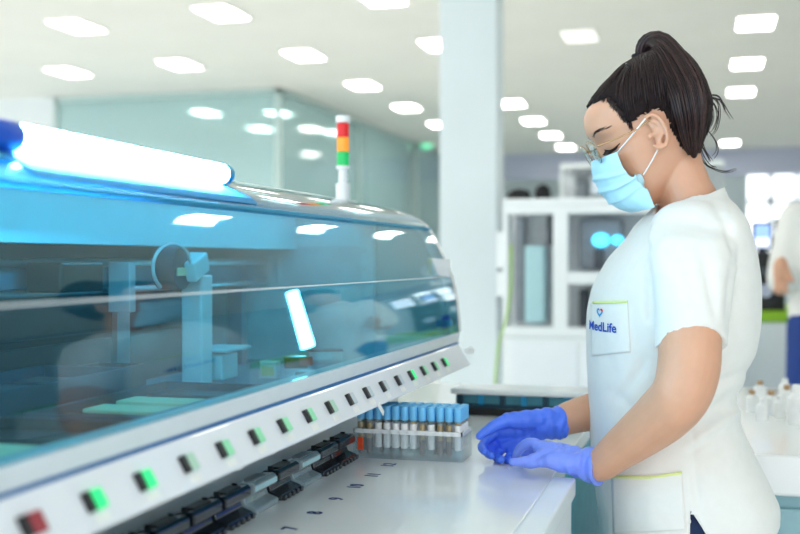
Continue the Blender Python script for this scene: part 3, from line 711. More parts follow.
# ================================================================= PEOPLE
# ---- background person (seen from behind, right edge)
def bgperson():
    t = thing('person', 'person in white top and navy trousers standing at right edge in background', 'person', (0, 0, 0))
    cx, w = 832, 4.35
    g = P(cx, 400, w); g.z = 0
    t.location = g; t['_o'] = tuple(g)
    def q(px, z, dw=0): 
        v = P(px, 260, w+dw); v.z = z; return v
    b = MB()
    b.sweep([q(cx, 1.0), q(cx, 1.15), q(cx, 1.3), q(cx, 1.42), q(cx, 1.5)], [(.12, .15), (.115, .14), (.125, .17), (.11, .17), (.06, .07)], ref=DEEP, sub=2)
    b.sweep([q(cx, 1.46), q(cx, 1.56)], [.055, .05]); b.ball(q(cx, 1.66), (.08, .1, .115), 20)
    for s in (-1, 1):
        b.sweep([q(cx+s*40, 1.42), q(cx+s*50, 1.18), q(cx+s*36-14, 1.22, -.2) if s < 0 else q(cx+s*48, .95)], [.05, .043, .033], sub=4)
        b.sweep([q(cx+s*22, .95), q(cx+s*22, .5), q(cx+s*22, .05)], [.08, .055, .04], sub=2)
        h = q(cx-51, 1.24, -.22) if s < 0 else q(cx+48, .9)
        b.ball(h, (.03, .03, .045), 12)
        for k in range(4): b.sweep([h+Vector((.012*(k-1.5), 0, -.02)), h+Vector((.014*(k-1.5), -.01, -.085))], [.009, .007], sub=1, n=8)
        b.sweep([h+Vector((.02, -.01, 0)), h+Vector((.04, -.03, -.05))], [.010, .008], sub=1, n=8)
    me = remesh(b, .008, 3); me.transform(Matrix.Translation(-g)); me.materials.append(M['skin']); link('body', me, t)
    c = MB(); c.sweep([q(cx, .97), q(cx, 1.15), q(cx, 1.3), q(cx, 1.42), q(cx, 1.49)], [(.145, .175), (.13, .16), (.14, .19), (.125, .19), (.075, .09)], ref=DEEP, sub=3)
    for s in (-1, 1): c.sweep([q(cx+s*36, 1.43), q(cx+s*48, 1.24)]+([q(cx-50, 1.19), q(cx-50, 1.21, -.17)] if s < 0 else []), [.068, .062]+([.058, .045] if s < 0 else []), sub=3)
    me = remesh(c, .01, 5); me.transform(Matrix.Translation(-g)); me.materials.append(M['shirt']); link('shirt', me, t)
    c = MB()
    for s in (-1, 1): c.sweep([q(cx+s*16, 1.02), q(cx+s*20, .8), q(cx+s*22, .45), q(cx+s*22, .06)], [(.11, .12), (.1, .105), (.08, .08), (.07, .07)], sub=2)
    me = remesh(c, .01, 5); me.transform(Matrix.Translation(-g)); me.materials.append(M['navy2']); link('trousers', me, t)
    c = MB(); c.ball(q(cx, 1.69, .01), (.09, .105, .105), 20); c.build('hair', M['hair'], t, smooth=True)
    for s in (-1, 1):
        c = MB(); c.ball(q(cx+s*22, .04, -.05), (.05, .13, .04), 16); c.build('shoe', M['shoe'], t, smooth=True)
bgperson()

# ---- the woman
W0 = 1.85
hips = P(690, 500, W0); ORG = Vector((hips.x, hips.y, 0))
wo = thing('person', 'woman in white short-sleeved scrub top, blue mask and blue gloves at bench', 'person', ORG)
def local(me): me.transform(Matrix.Translation(-ORG)); return me
# torso rings
TR = [(186, 672, 721, 0.052), (193, 667, 724, 0.062), (200, 662, 724, 0.085), (207, 656, 729, 0.118), (215, 649, 732, 0.148), (225, 640, 737, 0.17), (240, 630, 741, 0.18), (258, 613, 747, 0.183), (275, 602, 750.5, 0.182), (292, 594, 752, 0.18), (310, 590, 752, 0.178), (328, 589, 750.5, 0.174), (350, 589, 747, 0.166), (375, 590, 737.5, 0.157), (400, 591, 728, 0.153), (425, 592.5, 736, 0.162), (450, 594, 747, 0.174), (475, 596, 760, 0.183), (497, 599, 770, 0.188), (512, 601, 769, 0.189), (535, 604, 755, 0.187), (565, 607, 743, 0.185)]
def torso(mb, grow=0.0, upto=99, start=0, n=64, lower=None):
    vs = []; rows = TR[start:upto]
    if lower: rows = rows+lower
    for (py, a, b, hw) in rows:
        z = P(0, py, W0).z; ua = (a-400)/F*W0-grow; ub = (b-400)/F*W0+grow; hw = hw+grow
        uc = (ua+ub)/2; ru = (ub-ua)/2
        for i in range(n):
            t = 2*PI*i/n; e = 2/2.35
            cu, sw = math.cos(t), math.sin(t)
            u = uc+ru*math.copysign(abs(cu)**e, cu); w = W0+hw*math.copysign(abs(sw)**e, sw)
            # narrower front, broader back for the upper body
            vs.append(L(u, w, z))
    m_ = len(rows)
    fs = [(k*n+i, k*n+(i+1) % n, (k+1)*n+(i+1) % n, (k+1)*n+i) for k in range(m_-1) for i in range(n)]
    fs += [tuple(range(n))[::-1], tuple(range((m_-1)*n, m_*n))]
    mb.add(vs, fs)
shirt = MB(); torso(shirt)
NEAR_SLEEVE = [(P(690, 222, 1.745), (.060, .052)), (P(692, 240, 1.70), (.068, .056)), (P(693, 265, 1.672), (.0655, .055)), (P(693, 295, 1.655), (.0600, .052)), (P(692, 322, 1.642), (.0545, .050)), (P(691, 333, 1.636), (.0540, .049))]
def sleeve(mb, rows, tiltfrac):
    n = 40; vs = []
    for k, (c, (ra, rb)) in enumerate(rows):
        f = k/(len(rows)-1)
        for i in range(n):
            t = 2*PI*i/n
            v = c+RIGHT*ra*math.cos(t)+DEEP*rb*math.sin(t)*1.0
            v.z += (-math.sin(t))*tiltfrac*(.012*f**2) - .030*f**3*math.cos(t)**2+.004*f**3
            vs.append(v)
    m_ = len(rows); fs = [(k*n+i, k*n+(i+1) % n, (k+1)*n+(i+1) % n, (k+1)*n+i) for k in range(m_-1) for i in range(n)]
    fs += [tuple(range(n))[::-1], tuple(range((m_-1)*n, m_*n))]
    mb.add(vs, fs)
sleeve(shirt, NEAR_SLEEVE, 1)
shirt.ball(P(690, 228, 1.75), (.062, .062, .045), 24)
FAR_SLEEVE = [(P(688, 222, 1.955), (.058, .052)), (P(688, 245, 2.0), (.066, .055)), (P(686, 280, 2.02), (.064, .055)), (P(684, 325, 2.03), (.058, .052))]
sleeve(shirt, FAR_SLEEVE, -1)
shirt.ball(P(688, 228, 1.95), (.062, .062, .045), 24)
sme = remesh(shirt, .0042, 10, .6)
# cloth folds (real displacement)
def img(v):
    u = v.x*CT+v.y*ST; w = -v.x*ST+v.y*CT
    return 400+F*u/w, HZ-F*(v.z-CAMH)/w, w
creases = [  # px0,py0,px1,py1,width px,depth m (negative in)
 (646, 262, 650, 318, 4.0, -.006), (733, 262, 728, 322, 4.5, -.0035), (728, 232, 738, 262, 4, -.003),
 (668, 250, 690, 300, 7, -.0022), (700, 240, 712, 300, 8, -.0022), (708, 262, 716, 318, 5, -.002), (676, 290, 700, 318, 5, .0015),
 (628, 300, 640, 372, 8, -.002), (646, 360, 622, 396, 6, -.0025), (612, 392, 640, 418, 7, -.002),
 (745, 372, 700, 392, 5, -.004), (738, 392, 705, 418, 6, -.0045), (742, 408, 690, 446, 6, .004), (735, 428, 700, 462, 8, -.002), (690, 452, 720, 432, 4, -.0035),
 (690, 400, 696, 470, 4, -.002), (694, 470, 700, 512, 4, -.0025), (730, 330, 750, 372, 8, -.002), (700, 500, 745, 520, 7, -.002), (612, 500, 620, 534, 8, -.0022), (650, 490, 655, 534, 10, .0015),
 (600, 340, 612, 372, 6, -.0018), (662, 226, 640, 262, 5, -.002), (716, 206, 735, 240, 5, -.002)]
def seg_d(px, py, a):
    x0, y0, x1, y1 = a; dx, dy = x1-x0, y1-y0; t = max(0, min(1, ((px-x0)*dx+(py-y0)*dy)/(dx*dx+dy*dy)))
    return math.hypot(px-x0-t*dx, py-y0-t*dy), t
sme.calc_loop_triangles()
nrm = [v.normal.copy() for v in sme.vertices]
for v, nn in zip(sme.vertices, nrm):
    px, py, w = img(v.co); d = 0
    q = v.co*9
    d += .0016*noise.noise(Vector((q.x*1.2, q.y*1.2, q.z*.55)))+.0007*noise.noise(v.co*26)
    if w < W0+.05:
        for c in creases:
            ds, t = seg_d(px, py, c[:4])
            if ds < c[4]*2.5: d += 1.7*c[5]*math.exp(-(ds/c[4])**2)*(.35+.65*math.sin(PI*min(1, max(0, .08+t*.84))))
    v.co += nn*d
# side slit: open the mesh where the photo shows the trousers, flat hem at the bottom
bm = bmesh.new(); bm.from_mesh(sme)
hemz = P(0, 560, W0).z
kill = []
for f in bm.faces:
    c = f.calc_center_median(); px, py, w = img(c)
    if c.z < hemz: kill.append(f); continue
    if w < W0 and py > 511:
        hw = (py-511)*.32+.6; cx = 691+(py-511)*.30
        if abs(px-cx) < hw: kill.append(f); continue
    # neck opening
    if py < 214 and c.z > P(0, 200, W0).z and False: kill.append(f)
bmesh.ops.delete(bm, geom=kill, context='FACES')
for v in bm.verts:
    if v.is_boundary:
        px, py, w = img(v.co)
        if v.co.z < hemz+.012: v.co.z = hemz
        elif w < W0 and py > 505:
            hw = max(0, (py-511))*.32+.6; cx = 691+(py-511)*.30
            v.co = P(cx+(hw if px > cx else -hw), py, w)
# open the collar: the neck hole follows the sloping neckline
kill = []
for f in bm.faces:
    c = f.calc_center_median(); px, py, w = img(c)
    u = px
    line = 190+(720-px)*27/62            # neckline height across the profile
    if py < line-1 and 657 < px < 735 and py < 221 and abs(w-W0) < .072: kill.append(f)
bmesh.ops.delete(bm, geom=kill, context='FACES')
for v in bm.verts:
    if v.is_boundary:
        px, py, w = img(v.co)
        if py < 224 and abs(w-W0) < .09 and 650 < px < 740: v.co = P(px, min(py+6, max(py-6, 189+(720-px)*27/62)), w)
bm.to_mesh(sme); bm.free()
for p in sme.polygons: p.use_smooth = True
sme.materials.append(M['shirt'])
SB = bvh(sme)
so = link('scrub_top', local(sme), wo)
sol = so.modifiers.new('t', 'SOLIDIFY'); sol.thickness = .0022; sol.offset = -1
def project(me, origin_fn, direction, off):
    for v in me.vertices:
        o = origin_fn(v.co); hit = SB.ray_cast(o, direction)
        if hit[0] is not None: v.co = hit[0]-direction*0+hit[1]*(off+v.co.z*0)*(1 if hit[1].dot(direction) < 0 else -1)
        else: v.co = o+direction*.25
# emblem + lettering on the chest
sub_img = (603.5, 327.0)
ang = math.radians(22)
pd = (DEEP*math.cos(ang)+RIGHT*math.sin(ang)).normalized(); pr_ = (RIGHT*math.cos(ang)-DEEP*math.sin(ang)).normalized()
def place_flat(me, center_px, off=.0026):
    h = SB.ray_cast(P(center_px[0], center_px[1], 1.2), (P(center_px[0], center_px[1], 2)-P(center_px[0], center_px[1], 1.2)).normalized())[0]
    base = h-pd*.25
    for v in me.vertices:
        o = base+pr_*v.co.x+UP*v.co.y; zz = v.co.z
        hit = SB.ray_cast(o, pd)
        v.co = (hit[0]+hit[1]*(off+zz)*(1 if hit[1].dot(pd) < 0 else -1)) if hit[0] is not None else (o+pd*.27)
def subdivide(me, n=2):
    bm = bmesh.new(); bm.from_mesh(me); bmesh.ops.triangulate(bm, faces=bm.faces)
    for _ in range(n):
        es = [e for e in bm.edges if e.calc_length() > .0035]
        if not es: break
        bmesh.ops.subdivide_edges(bm, edges=es, cuts=1); bmesh.ops.triangulate(bm, faces=bm.faces)
    bm.to_mesh(me); bm.free()
me = text_mesh('MedLife', .0200, 0, .00045); me.transform(Matrix.Diagonal((.96, 1.0, 1, 1))); subdivide(me, 3)
place_flat(me, (602.3, 327.2)); me.materials.append(M['logo_blue'])
link('embroidered_lettering', local(me), so).location = (0, 0, 0)
def heart_pt(t, s): return Vector((s*16*math.sin(t)**3*.92, s*(13*math.cos(t)-5*math.cos(2*t)-2*math.cos(3*t)-math.cos(4*t)), 0))
def heart_part(t0, t1, m_, name, so_=.00050, si=.00026):
    n = 18; vs = []; 
    for i in range(n+1):
        t = t0+(t1-t0)*i/n; vs += [heart_pt(t, so_), heart_pt(t, si)+Vector((0, .0006, 0))]
    me = bpy.data.meshes.new(name); me.from_pydata([tuple(v) for v in vs], [], [(2*i, 2*i+1, 2*i+3, 2*i+2) for i in range(n)]); me.update(); subdivide(me, 2)
    place_flat(me, (601.0, 312.5)); me.materials.append(M[m_]); link(name, local(me), so)
heart_part(PI, 2*PI-.9, 'logo_cyan', 'embroidered_heart'); heart_part(2*PI-.9, 2*PI+.35, 'logo_blue', 'embroidered_heart'); heart_part(.35, 1.6, 'logo_red', 'embroidered_heart'); heart_part(1.6, PI, 'logo_cyan', 'embroidered_heart')
# pockets and piping: grids dropped on the shirt along the view-independent depth direction
def patch(poly, name, m_, thick=.0014, nu=24, nv=24, d=DEEP):
    (a, b, c, e) = poly       # four photo corners: tl, tr, br, bl
    vs = []; ok = []
    for j in range(nv+1):
        for i in range(nu+1):
            s, t = i/nu, j/nv
            px = (a[0]*(1-s)+b[0]*s)*(1-t)+(e[0]*(1-s)+c[0]*s)*t; py = (a[1]*(1-s)+b[1]*s)*(1-t)+(e[1]*(1-s)+c[1]*s)*t
            o = P(px, py, 1.2); dr = (P(px, py, 2)-o).normalized(); h = SB.ray_cast(o, dr)
            vs.append(h[0]+h[1]*thick*(1 if h[1].dot(dr) < 0 else -1) if h[0] is not None else P(px, py, 1.8)); ok.append(h[0] is not None and (h[0]-o).length < .75)
    fs = []
    for j in range(nv):
        for i in range(nu):
            q = (j*(nu+1)+i, j*(nu+1)+i+1, (j+1)*(nu+1)+i+1, (j+1)*(nu+1)+i)
            if all(ok[x] for x in q): fs.append(q)
    me = bpy.data.meshes.new(name); me.from_pydata([tuple(v) for v in vs], [], fs); me.update()
    for p in me.polygons: p.use_smooth = True
    me.materials.append(m_); o = link(name, local(me), so)
    s = o.modifiers.new('t', 'SOLIDIFY'); s.thickness = thick*.9; s.offset = -1
    return o
patch([(591.5, 303.5), (628, 302), (631, 352), (592, 356)], 'chest_pocket', M['shirt'], .0009)
patch([(594.5, 301.5), (628.5, 300.8), (628.5, 303.2), (594, 303.8)], 'pocket_piping', M['trim'], .0018, 24, 3)
patch([(612, 477), (682, 472.5), (686, 530), (614, 533)], 'lower_pocket', M['shirt'], .0010)
patch([(612, 475.5), (650, 476.2), (650, 478.6), (612, 478)], 'pocket_piping', M['trim'], .0019, 20, 3)
patch([(650, 476.2), (682, 471.5), (682, 474.2), (650, 478.6)], 'pocket_piping', M['trim'], .0019, 20, 3)

# ---- head (parametric), local head frame: f forward, s to the near side, k up
TILT = math.radians(21); EAR = P(657, 133, W0)
HF = (-RIGHT*math.cos(TILT)-UP*math.sin(TILT)).normalized(); HK = (-RIGHT*math.sin(TILT)+UP*math.cos(TILT)).normalized(); HS = -DEEP
def H(f, s, k): return EAR+HF*f+HS*s+HK*k
HR = [(-.112, .066, .050, .012), (-.106, .080, .036, .022), (-.096, .0865, .020, .032), (-.082, .089, -.004, .0425), (-.066, .0905, -.030, .050), (-.050, .092, -.052, .056), (-.032, .094, -.068, .061), (-.014, .0965, -.080, .0655), (.004, .0985, -.090, .0685),
      (.020, .101, -.096, .0705), (.036, .1075, -.096, .0720), (.054, .1085, -.097, .0735), (.072, .101, -.095, .0735), (.088, .079, -.090, .069), (.102, .053, -.084, .061), (.113, .028, -.075, .051), (.120, .010, -.064, .038), (.1245, -.014, -.046, .018)]
def g3(f, s, k, c, r): return math.exp(-(((f-c[0])/r[0])**2+((s-c[1])/r[1])**2+((k-c[2])/r[2])**2))
def head_mesh(mb, grow=0, n=96, sub=4, keep=None):
    ks = [r[0] for r in HR]; rows = []
    pts = [Vector((r[1], r[2], r[3])) for r in HR]
    def cr(a, b, c, d, t): return .5*((2*b)+(c-a)*t+(2*a-5*b+4*c-d)*t*t+(3*b-a-3*c+d)*t**3)
    for i in range(len(HR)-1):
        for q in range(sub):
            t = q/sub; a, b, c, d = pts[max(0, i-1)], pts[i], pts[i+1], pts[min(len(pts)-1, i+2)]
            rows.append((ks[i]*(1-t)+ks[i+1]*t, cr(a, b, c, d, t)))
    rows.append((ks[-1], pts[-1]))
    vs = []
    for k, v in rows:
        fr_, bk, hw = v
        fc = (fr_+bk)/2; rf = (fr_-bk)/2
        for i in range(n):
            t = 2*PI*i/n; c, s = math.cos(t), math.sin(t)
            ef = 2/2.25
            f = fc+rf*math.copysign(abs(c)**ef, c); ss = hw*math.copysign(abs(s)**ef, s)
            if f > fc: ss *= 1-.10*((f-fc)/rf)**2
            p = Vector((f, ss, k))
            d = 0
            # nose
            d += .021*g3(f, ss, k, (.10, 0, -.024), (.03, .011, .013))+.012*g3(f, ss, k, (.1, 0, -.008), (.03, .009, .018))
            # eye sockets, lids, brow, cheekbones, lips, chin
            for sg in (-1, 1):
                d -= .0075*g3(f, ss, k, (.098, sg*.030, .012), (.025, .017, .012))
                d += .0045*g3(f, ss, k, (.094, sg*.031, .009), (.02, .011, .008))
                d += .003*g3(f, ss, k, (.1, sg*.032, .036), (.03, .022, .008))
                d += .003*g3(f, ss, k, (.075, sg*.052, -.014), (.03, .02, .018))
            d += .004*g3(f, ss, k, (.095, 0, -.056), (.02, .018, .007))+.003*g3(f, ss, k, (.09, 0, -.093), (.02, .016, .012))
            dirn = Vector((f-fc, ss, 0)).normalized() if (abs(f-fc)+abs(ss)) > 1e-5 else Vector((1, 0, 0))
            p += dirn*(d+grow)
            if grow: p.z += grow*max(0, (k-.05)/.076)
            vs.append(H(p.x, p.y, p.z))
    m_ = len(rows); fs = [(r*n+i, r*n+(i+1) % n, (r+1)*n+(i+1) % n, (r+1)*n+i) for r in range(m_-1) for i in range(n)]
    fs += [tuple(range(n))[::-1], tuple(range((m_-1)*n, m_*n))]
    mb.add(vs, fs)
body = MB(); head_mesh(body)
# ear, both sides
def ear(mb, sg):
    base = .0685
    def E(a, b, o=0):   # a along f, b along k, within the ear
        ca, sa = math.cos(-.02), math.sin(-.02)
        return H(.0225+a*ca-b*sa, sg*(base+.0065+o+.45*max(0, -a)), .001+a*sa+b*ca)
    hel = []
    for t in np.linspace(-2.5, 2.25, 24):
        aa = -t+PI/2
        hel.append((E(-.002-.0165*math.sin(t+PI/2)*1.0, 0) if False else E(-.0155*math.cos(t*.9), .0285*math.sin(t*.9)-.0 if t > -1.4 else .027*math.sin(t*.9), .006)))
    mb.sweep(hel, [.0036]*24, n=8, sub=1)
    mb.sweep([E(-.003, .018, .002), E(-.009, .008, .003), E(-.009, -.006, .003), E(-.002, -.014, .002)], [.0032]*4, n=8, sub=4)
    mb.ball(E(-.006, 0, -.004), (.008, .010, .012), 14)
    mb.sweep([E(-.004, .020, -.003), E(-.007, 0, -.004), E(-.002, -.020, -.002)], [(.004, .011), (.004, .010), (.004, .007)], n=12, sub=3, ref=HS)
    mb.ball(E(.001, -.024, .003), (.0065, .0065, .0075), 12)
    mb.ball(E(.009, -.004, 0), (.0045, .0045, .006), 10)
ear(body, 1); ear(body, -1)
# neck
body.sweep([P(668, 140, W0), P(674, 165, W0), P(683, 190, W0), P(692, 215, W0), P(694, 240, W0)], [(.050, .050), (.0455, .049), (.0465, .052), (.052, .065), (.06, .10)], ref=RIGHT, sub=3, n=32)
torso(body, -.016, start=4, n=48)
ARM_N = [(P(690, 258, 1.735), .036), (P(691, 300, 1.655), .0455), (P(690, 345, 1.628), .0455), (P(688, 372, 1.612), (.0450)), (P(680, 396, 1.605), .0425), (P(662, 416, 1.63), (.0410)), (P(640, 434, 1.66), .0360), (P(618, 451, 1.69), .0300), (P(602, 464, 1.717), .0255), (P(594, 466, 1.728), .0225), (P(582, 466, 1.738), .018)]
body.sweep([a for a, b in ARM_N], [b for a, b in ARM_N], n=24, sub=4)
ARM_F = [(P(688, 258, 1.965), .036), (P(686, 320, 2.03), .044), (P(678, 385, 2.03), .042), (P(640, 402, 1.99), .040), (P(600, 410, 1.935), .0335), (P(572, 417, 1.90), .0285), (P(560, 422, 1.883), .0250), (P(553, 424, 1.879), .0225), (P(540, 426, 1.876), .018)]
body.sweep([a for a, b in ARM_F], [b for a, b in ARM_F], n=24, sub=4)
def hand_far(mb, g=0.0):
    p = lambda x, y, w: P(x, y, w)
    wr = p(550, 424, 1.875)
    K4 = [p(502, 431, 1.885), p(502, 438, 1.893), p(506, 445, 1.893), p(513, 450, 1.885)]
    for k, r in zip(K4, (.0125, .0135, .0135, .012)):
        mb.sweep([wr+(k-wr)*.0, wr+(k-wr)*.5, k], [(.019+g), (.0165+g), r+g], n=14, sub=4)
    mb.sweep([p(548, 418, 1.872), p(526, 420, 1.862), p(507, 420, 1.858)], [.018+g, .0165+g, .0125+g], n=14, sub=3)      # thenar
    mb.sweep([p(507, 420, 1.858), p(494, 426, 1.853), p(479.5, 436, 1.85)], [.0118+g, .0100+g, .0066+g], n=12, sub=4)      # thumb
    R = .0077+g
    mb.sweep([K4[0], p(489, 438, 1.885), p(482, 446, 1.868), p(484.5, 451.5, 1.845)], [R+.001, R, R, R-.0014], n=12, sub=4)
    mb.sweep([K4[1], p(492, 446, 1.893), p(488, 453, 1.872), p(491.5, 455.5, 1.845)], [R+.001, R, R, R-.001], n=12, sub=4)
    mb.sweep([K4[2], p(499, 453, 1.888), p(497, 458, 1.868), p(501.5, 459.5, 1.842)], [R+.001, R, R, R-.001], n=12, sub=4)
    mb.sweep([K4[3], p(509, 456, 1.878), p(507, 460, 1.862), p(510.5, 460.5, 1.843)], [R, R-.001, R-.001, R-.002], n=12, sub=4)
def hand_near(mb, g=0.0):
    p = lambda x, y, w: P(x, y, w)
    wr = p(590, 464, 1.733)
    K4 = [p(543, 447, 1.778), p(541, 449, 1.757), p(543, 455, 1.738), p(548, 461, 1.722)]
    for k, r in zip(K4, (.0115, .0125, .0125, .0115)):
        mb.sweep([wr, wr+(k-wr)*.5, k], [.0215+g, .0185+g, r+g], n=14, sub=4)
    mb.sweep([p(578, 462, 1.722), p(560, 463, 1.722)], [.0165+g, .013+g], n=14, sub=2)
    R = .0083+g
    mb.sweep([K4[0], p(530, 442.5, 1.79), p(520, 449, 1.80), p(516, 456.5, 1.806)], [R+.001, R, R, R-.0018], n=12, sub=4)
    mb.sweep([K4[1], p(531, 446, 1.765), p(521.5, 452, 1.775), p(517, 458, 1.785)], [R+.001, R, R-.0005, R-.002], n=12, sub=4) if False else mb.sweep([K4[1], p(534, 442.8, 1.765), p(524, 445.5, 1.778), p(517.5, 453.5, 1.792)], [R+.001, R, R, R-.002], n=12, sub=4)
    mb.sweep([K4[2], p(533, 459, 1.732), p(523, 461.5, 1.732), p(513, 462.2, 1.734)], [R+.0018, R, R-.0006, R-.0018], n=12, sub=4)
    mb.sweep([K4[3], p(538, 463, 1.726), p(529, 464.5, 1.730), p(523, 464, 1.742)], [R, R-.001, R-.0015, R-.003], n=12, sub=4)
    mb.sweep([p(570, 458, 1.765), p(553, 456, 1.79), p(538, 450, 1.815), p(525, 455, 1.822)], [.015+g, .0115+g, .0092+g, .0072+g], n=12, sub=4)
hand_far(body, -.0030); hand_near(body, -.0030)
# legs
for wl, s in ((1.765, 1), (1.935, -1)):
    def lp(u, z): return L(u, wl, z)
    u0 = (690-400)/F*W0
    body.sweep([lp(u0, .86), lp(u0-.005, .6), lp(u0, .42), lp(u0+.015, .25), lp(u0+.02, .09)], [.082, .062, .05, .046, .033], n=20, sub=3)
    body.sweep([lp(u0+.03, .05), lp(u0-.10, .04)], [.03, .025], n=14, sub=2)
bme = remesh(body, .0021, 3, .5); HB = bvh(bme)
bme.materials.append(M['skin']); link('body', local(bme), wo)

# gloves
def glove(fn, cuff, name, seed, m_):
    mb = MB(); fn(mb, 0)
    mb.sweep([c for c, r in cuff], [r for c, r in cuff], n=28, sub=4, ends=False)
    me = remesh(mb, .0013, 4, .5)
    ns = [v.normal.copy() for v in me.vertices]
    ax0 = cuff[-1][0]
    for v, nn in zip(me.vertices, ns):
        d = (v.co-ax0).length
        amp = .0011*max(0, 1-d/.13)+.0002
        ax = (cuff[0][0]-cuff[-1][0]).normalized(); t = (v.co-ax0).dot(ax)
        v.co += nn*amp*math.sin(t*330+5*noise.noise(v.co*30+Vector((seed, 0, 0))))
    me.materials.append(m_); o = link(name, local(me), wo)
    return o
cf_far = [(P(534, 425, 1.874), .0195), (P(544, 424.5, 1.876), .0240), (P(554, 423.5, 1.88), .0272), (P(560.5, 422.5, 1.884), .0288)]
cf_near = [(P(574, 463, 1.741), .0205), (P(584, 464, 1.735), .0252), (P(594, 465, 1.727), .0285), (P(601, 466.5, 1.720), .0305)]
glove(hand_far, cf_far, 'glove', 3, M['glove']); glove(hand_near, cf_near, 'glove', 8, M['glove_near'])

# trousers and shoes
tm = MB()
low = []
torso(tm, -.009, start=17, n=48)
u0 = (690-400)/F*W0
for wl in (1.765, 1.935):
    tm.sweep([L(u0, wl, .82), L(u0-.005, wl, .6), L(u0, wl, .42), L(u0+.01, wl, .25), L(u0+.015, wl, .08)], [.105, .088, .078, .074, .072], n=24, sub=3, ends=False)
tme = remesh(tm, .006, 5); tme.materials.append(M['navy']); link('trousers', local(tme), wo)
for wl in (1.765, 1.935):
    s = MB(); s.sweep([L(u0+.04, wl, .046), L(u0-.04, wl, .046), L(u0-.11, wl, .040)], [(.046, .046), (.046, .048), (.038, .042)], n=20, sub=3, ref=(0, 0, 1)); s.build('shoe', M['shoe'], wo, smooth=True)

# ---- mask
def lerp_curve(c, t):
    n = len(c)-1; x = t*n; i = min(n-1, int(x)); a = x-i
    p = [Vector((q[0], q[1], 0)) for q in (c[max(0, i-1)], c[i], c[i+1], c[min(n, i+2)])]
    v = .5*((2*p[1])+(p[2]-p[0])*a+(2*p[0]-5*p[1]+4*p[2]-p[3])*a*a+(3*p[1]-p[0]-3*p[2]+p[3])*a**3)
    return v.x, v.y
CC = [(592.5, 161), (592.8, 168), (595.5, 179), (601, 190), (609, 200.5), (620, 208), (634, 211.5)]
EC = [(617, 151.5), (619, 158), (624, 169), (632, 177), (643, 174), (648, 190), (655, 207.5)]
nv, nu = 60, 48; vs = []
for j in range(nv+1):
    t = j/nv; cx, cy = lerp_curve(CC, t); ex, ey = lerp_curve(EC, t)
    hc = P(cx, cy, W0); he = P(ex, ey, W0-.064)
    uc, zc = (cx-400)/F*W0, hc.z; ue, ze = (ex-400)/F*(W0-.064), he.z
    for i in range(2*nu+1):
        s = (i-nu)/nu; ph = abs(s)*PI/2
        e_ = 1.35-.35*t
        u = ue-(ue-uc)*math.cos(ph)**e_ if ph < PI/2-1e-6 else ue
        fr_ = (u-uc)/(ue-uc) if abs(ue-uc) > 1e-6 else 0
        z = zc+(ze-zc)*fr_**1.3
        lat = .064*math.sin(ph)**.9
        w = W0-math.copysign(lat, s) if s else W0
        v = L(u, w, z)
        if lat > .025:
            o = v-DEEP*math.copysign(.1, s); d = DEEP*math.copysign(1, s); h = HB.ray_cast(o, d)
            if h[0] is not None and (h[0]-o).length < .1+.0018: v = h[0]-d*.0022
            elif h[0] is not None and abs(s) > .75 and (h[0]-o).length < .125:
                k_ = (abs(s)-.75)/.25; v = v.lerp(h[0]-d*.0022, k_)
        vs.append(v)
fs = [(j*(2*nu+1)+i, j*(2*nu+1)+i+1, (j+1)*(2*nu+1)+i+1, (j+1)*(2*nu+1)+i) for j in range(nv) for i in range(2*nu)]
me = bpy.data.meshes.new('face_mask'); me.from_pydata([tuple(v) for v in vs], [], fs); me.update()
bm = bmesh.new(); bm.from_mesh(me); bmesh.ops.recalc_face_normals(bm, faces=bm.faces); bm.to_mesh(me); bm.free()
ctr = P(640, 175, W0)
for p in me.polygons: p.use_smooth = True
ns = [v.normal.copy()*(1 if v.normal.dot(v.co-ctr) > 0 else -1) for v in me.vertices]
for idx, (v, nn) in enumerate(zip(me.vertices, ns)):
    j = idx//(2*nu+1); i = idx % (2*nu+1); t = j/nv; s = abs((i-nu)/nu)
    d = .0012*noise.noise(v.co*60)
    for tc_, a in ((.34, .0042), (.52, .0048), (.70, .0038)):
        x = (t-tc_-.05*s)/.04; d += a*(math.exp(-x*x) if x < 0 else math.exp(-(x/.35)**2))*(1-.4*s)
    v.co += nn*d
me.materials.append(M['mask']); mo = link('face_mask', local(me), wo)
s_ = mo.modifiers.new('t', 'SOLIDIFY'); s_.thickness = .0014; s_.offset = 0
def on_face(px, py, off=.0015, side=-1):
    o = P(px, py, 1.4); d = (P(px, py, 2)-o).normalized(); h = HB.ray_cast(o, d)
    return h[0]-d*off if h[0] is not None else P(px, py, W0-.07)
wedge = MB(); pts = []
for t in (0, .5, 1): pts.append(t)
def loop(a, b, c_):
    pa, pb = on_face(*a, .003), on_face(*b, .003); mid = pa.lerp(pb, .5)-DEEP*c_
    MB().sweep([pa, mid, pb], [.0013]*3, n=8, sub=8).build('ear_loop', M['loop'], mo, smooth=True).location = (0, 0, 0)
# children of mo: mesh objects at wo origin
def sub_obj(mb, name, m_, parent, smooth=True):
    o = mb.build(name, m_, None, smooth=smooth); o.data.transform(Matrix.Translation(-ORG)); o.parent = parent; return o
def loop(a, b, c_):
    pa, pb = on_face(*a, .003), on_face(*b, .003); mid = pa.lerp(pb, .5)-DEEP*c_
    sub_obj(MB().sweep([pa, mid, pb], [.0012]*3, n=8, sub=8), 'ear_loop', M['loop'], mo)
    # mirrored far side
    def mir(v): w = -v.x*ST+v.y*CT; return v+DEEP*(2*(W0-w))
    sub_obj(MB().sweep([mir(pa), mir(mid), mir(pb)], [.0012]*3, n=8, sub=8), 'ear_loop', M['loop'], mo)
loop((617.5, 152), (645, 119), .004); loop((643.5, 174.5), (657.5, 150), .004)
wire = [on_face(x, y, .002) for x, y in ()]

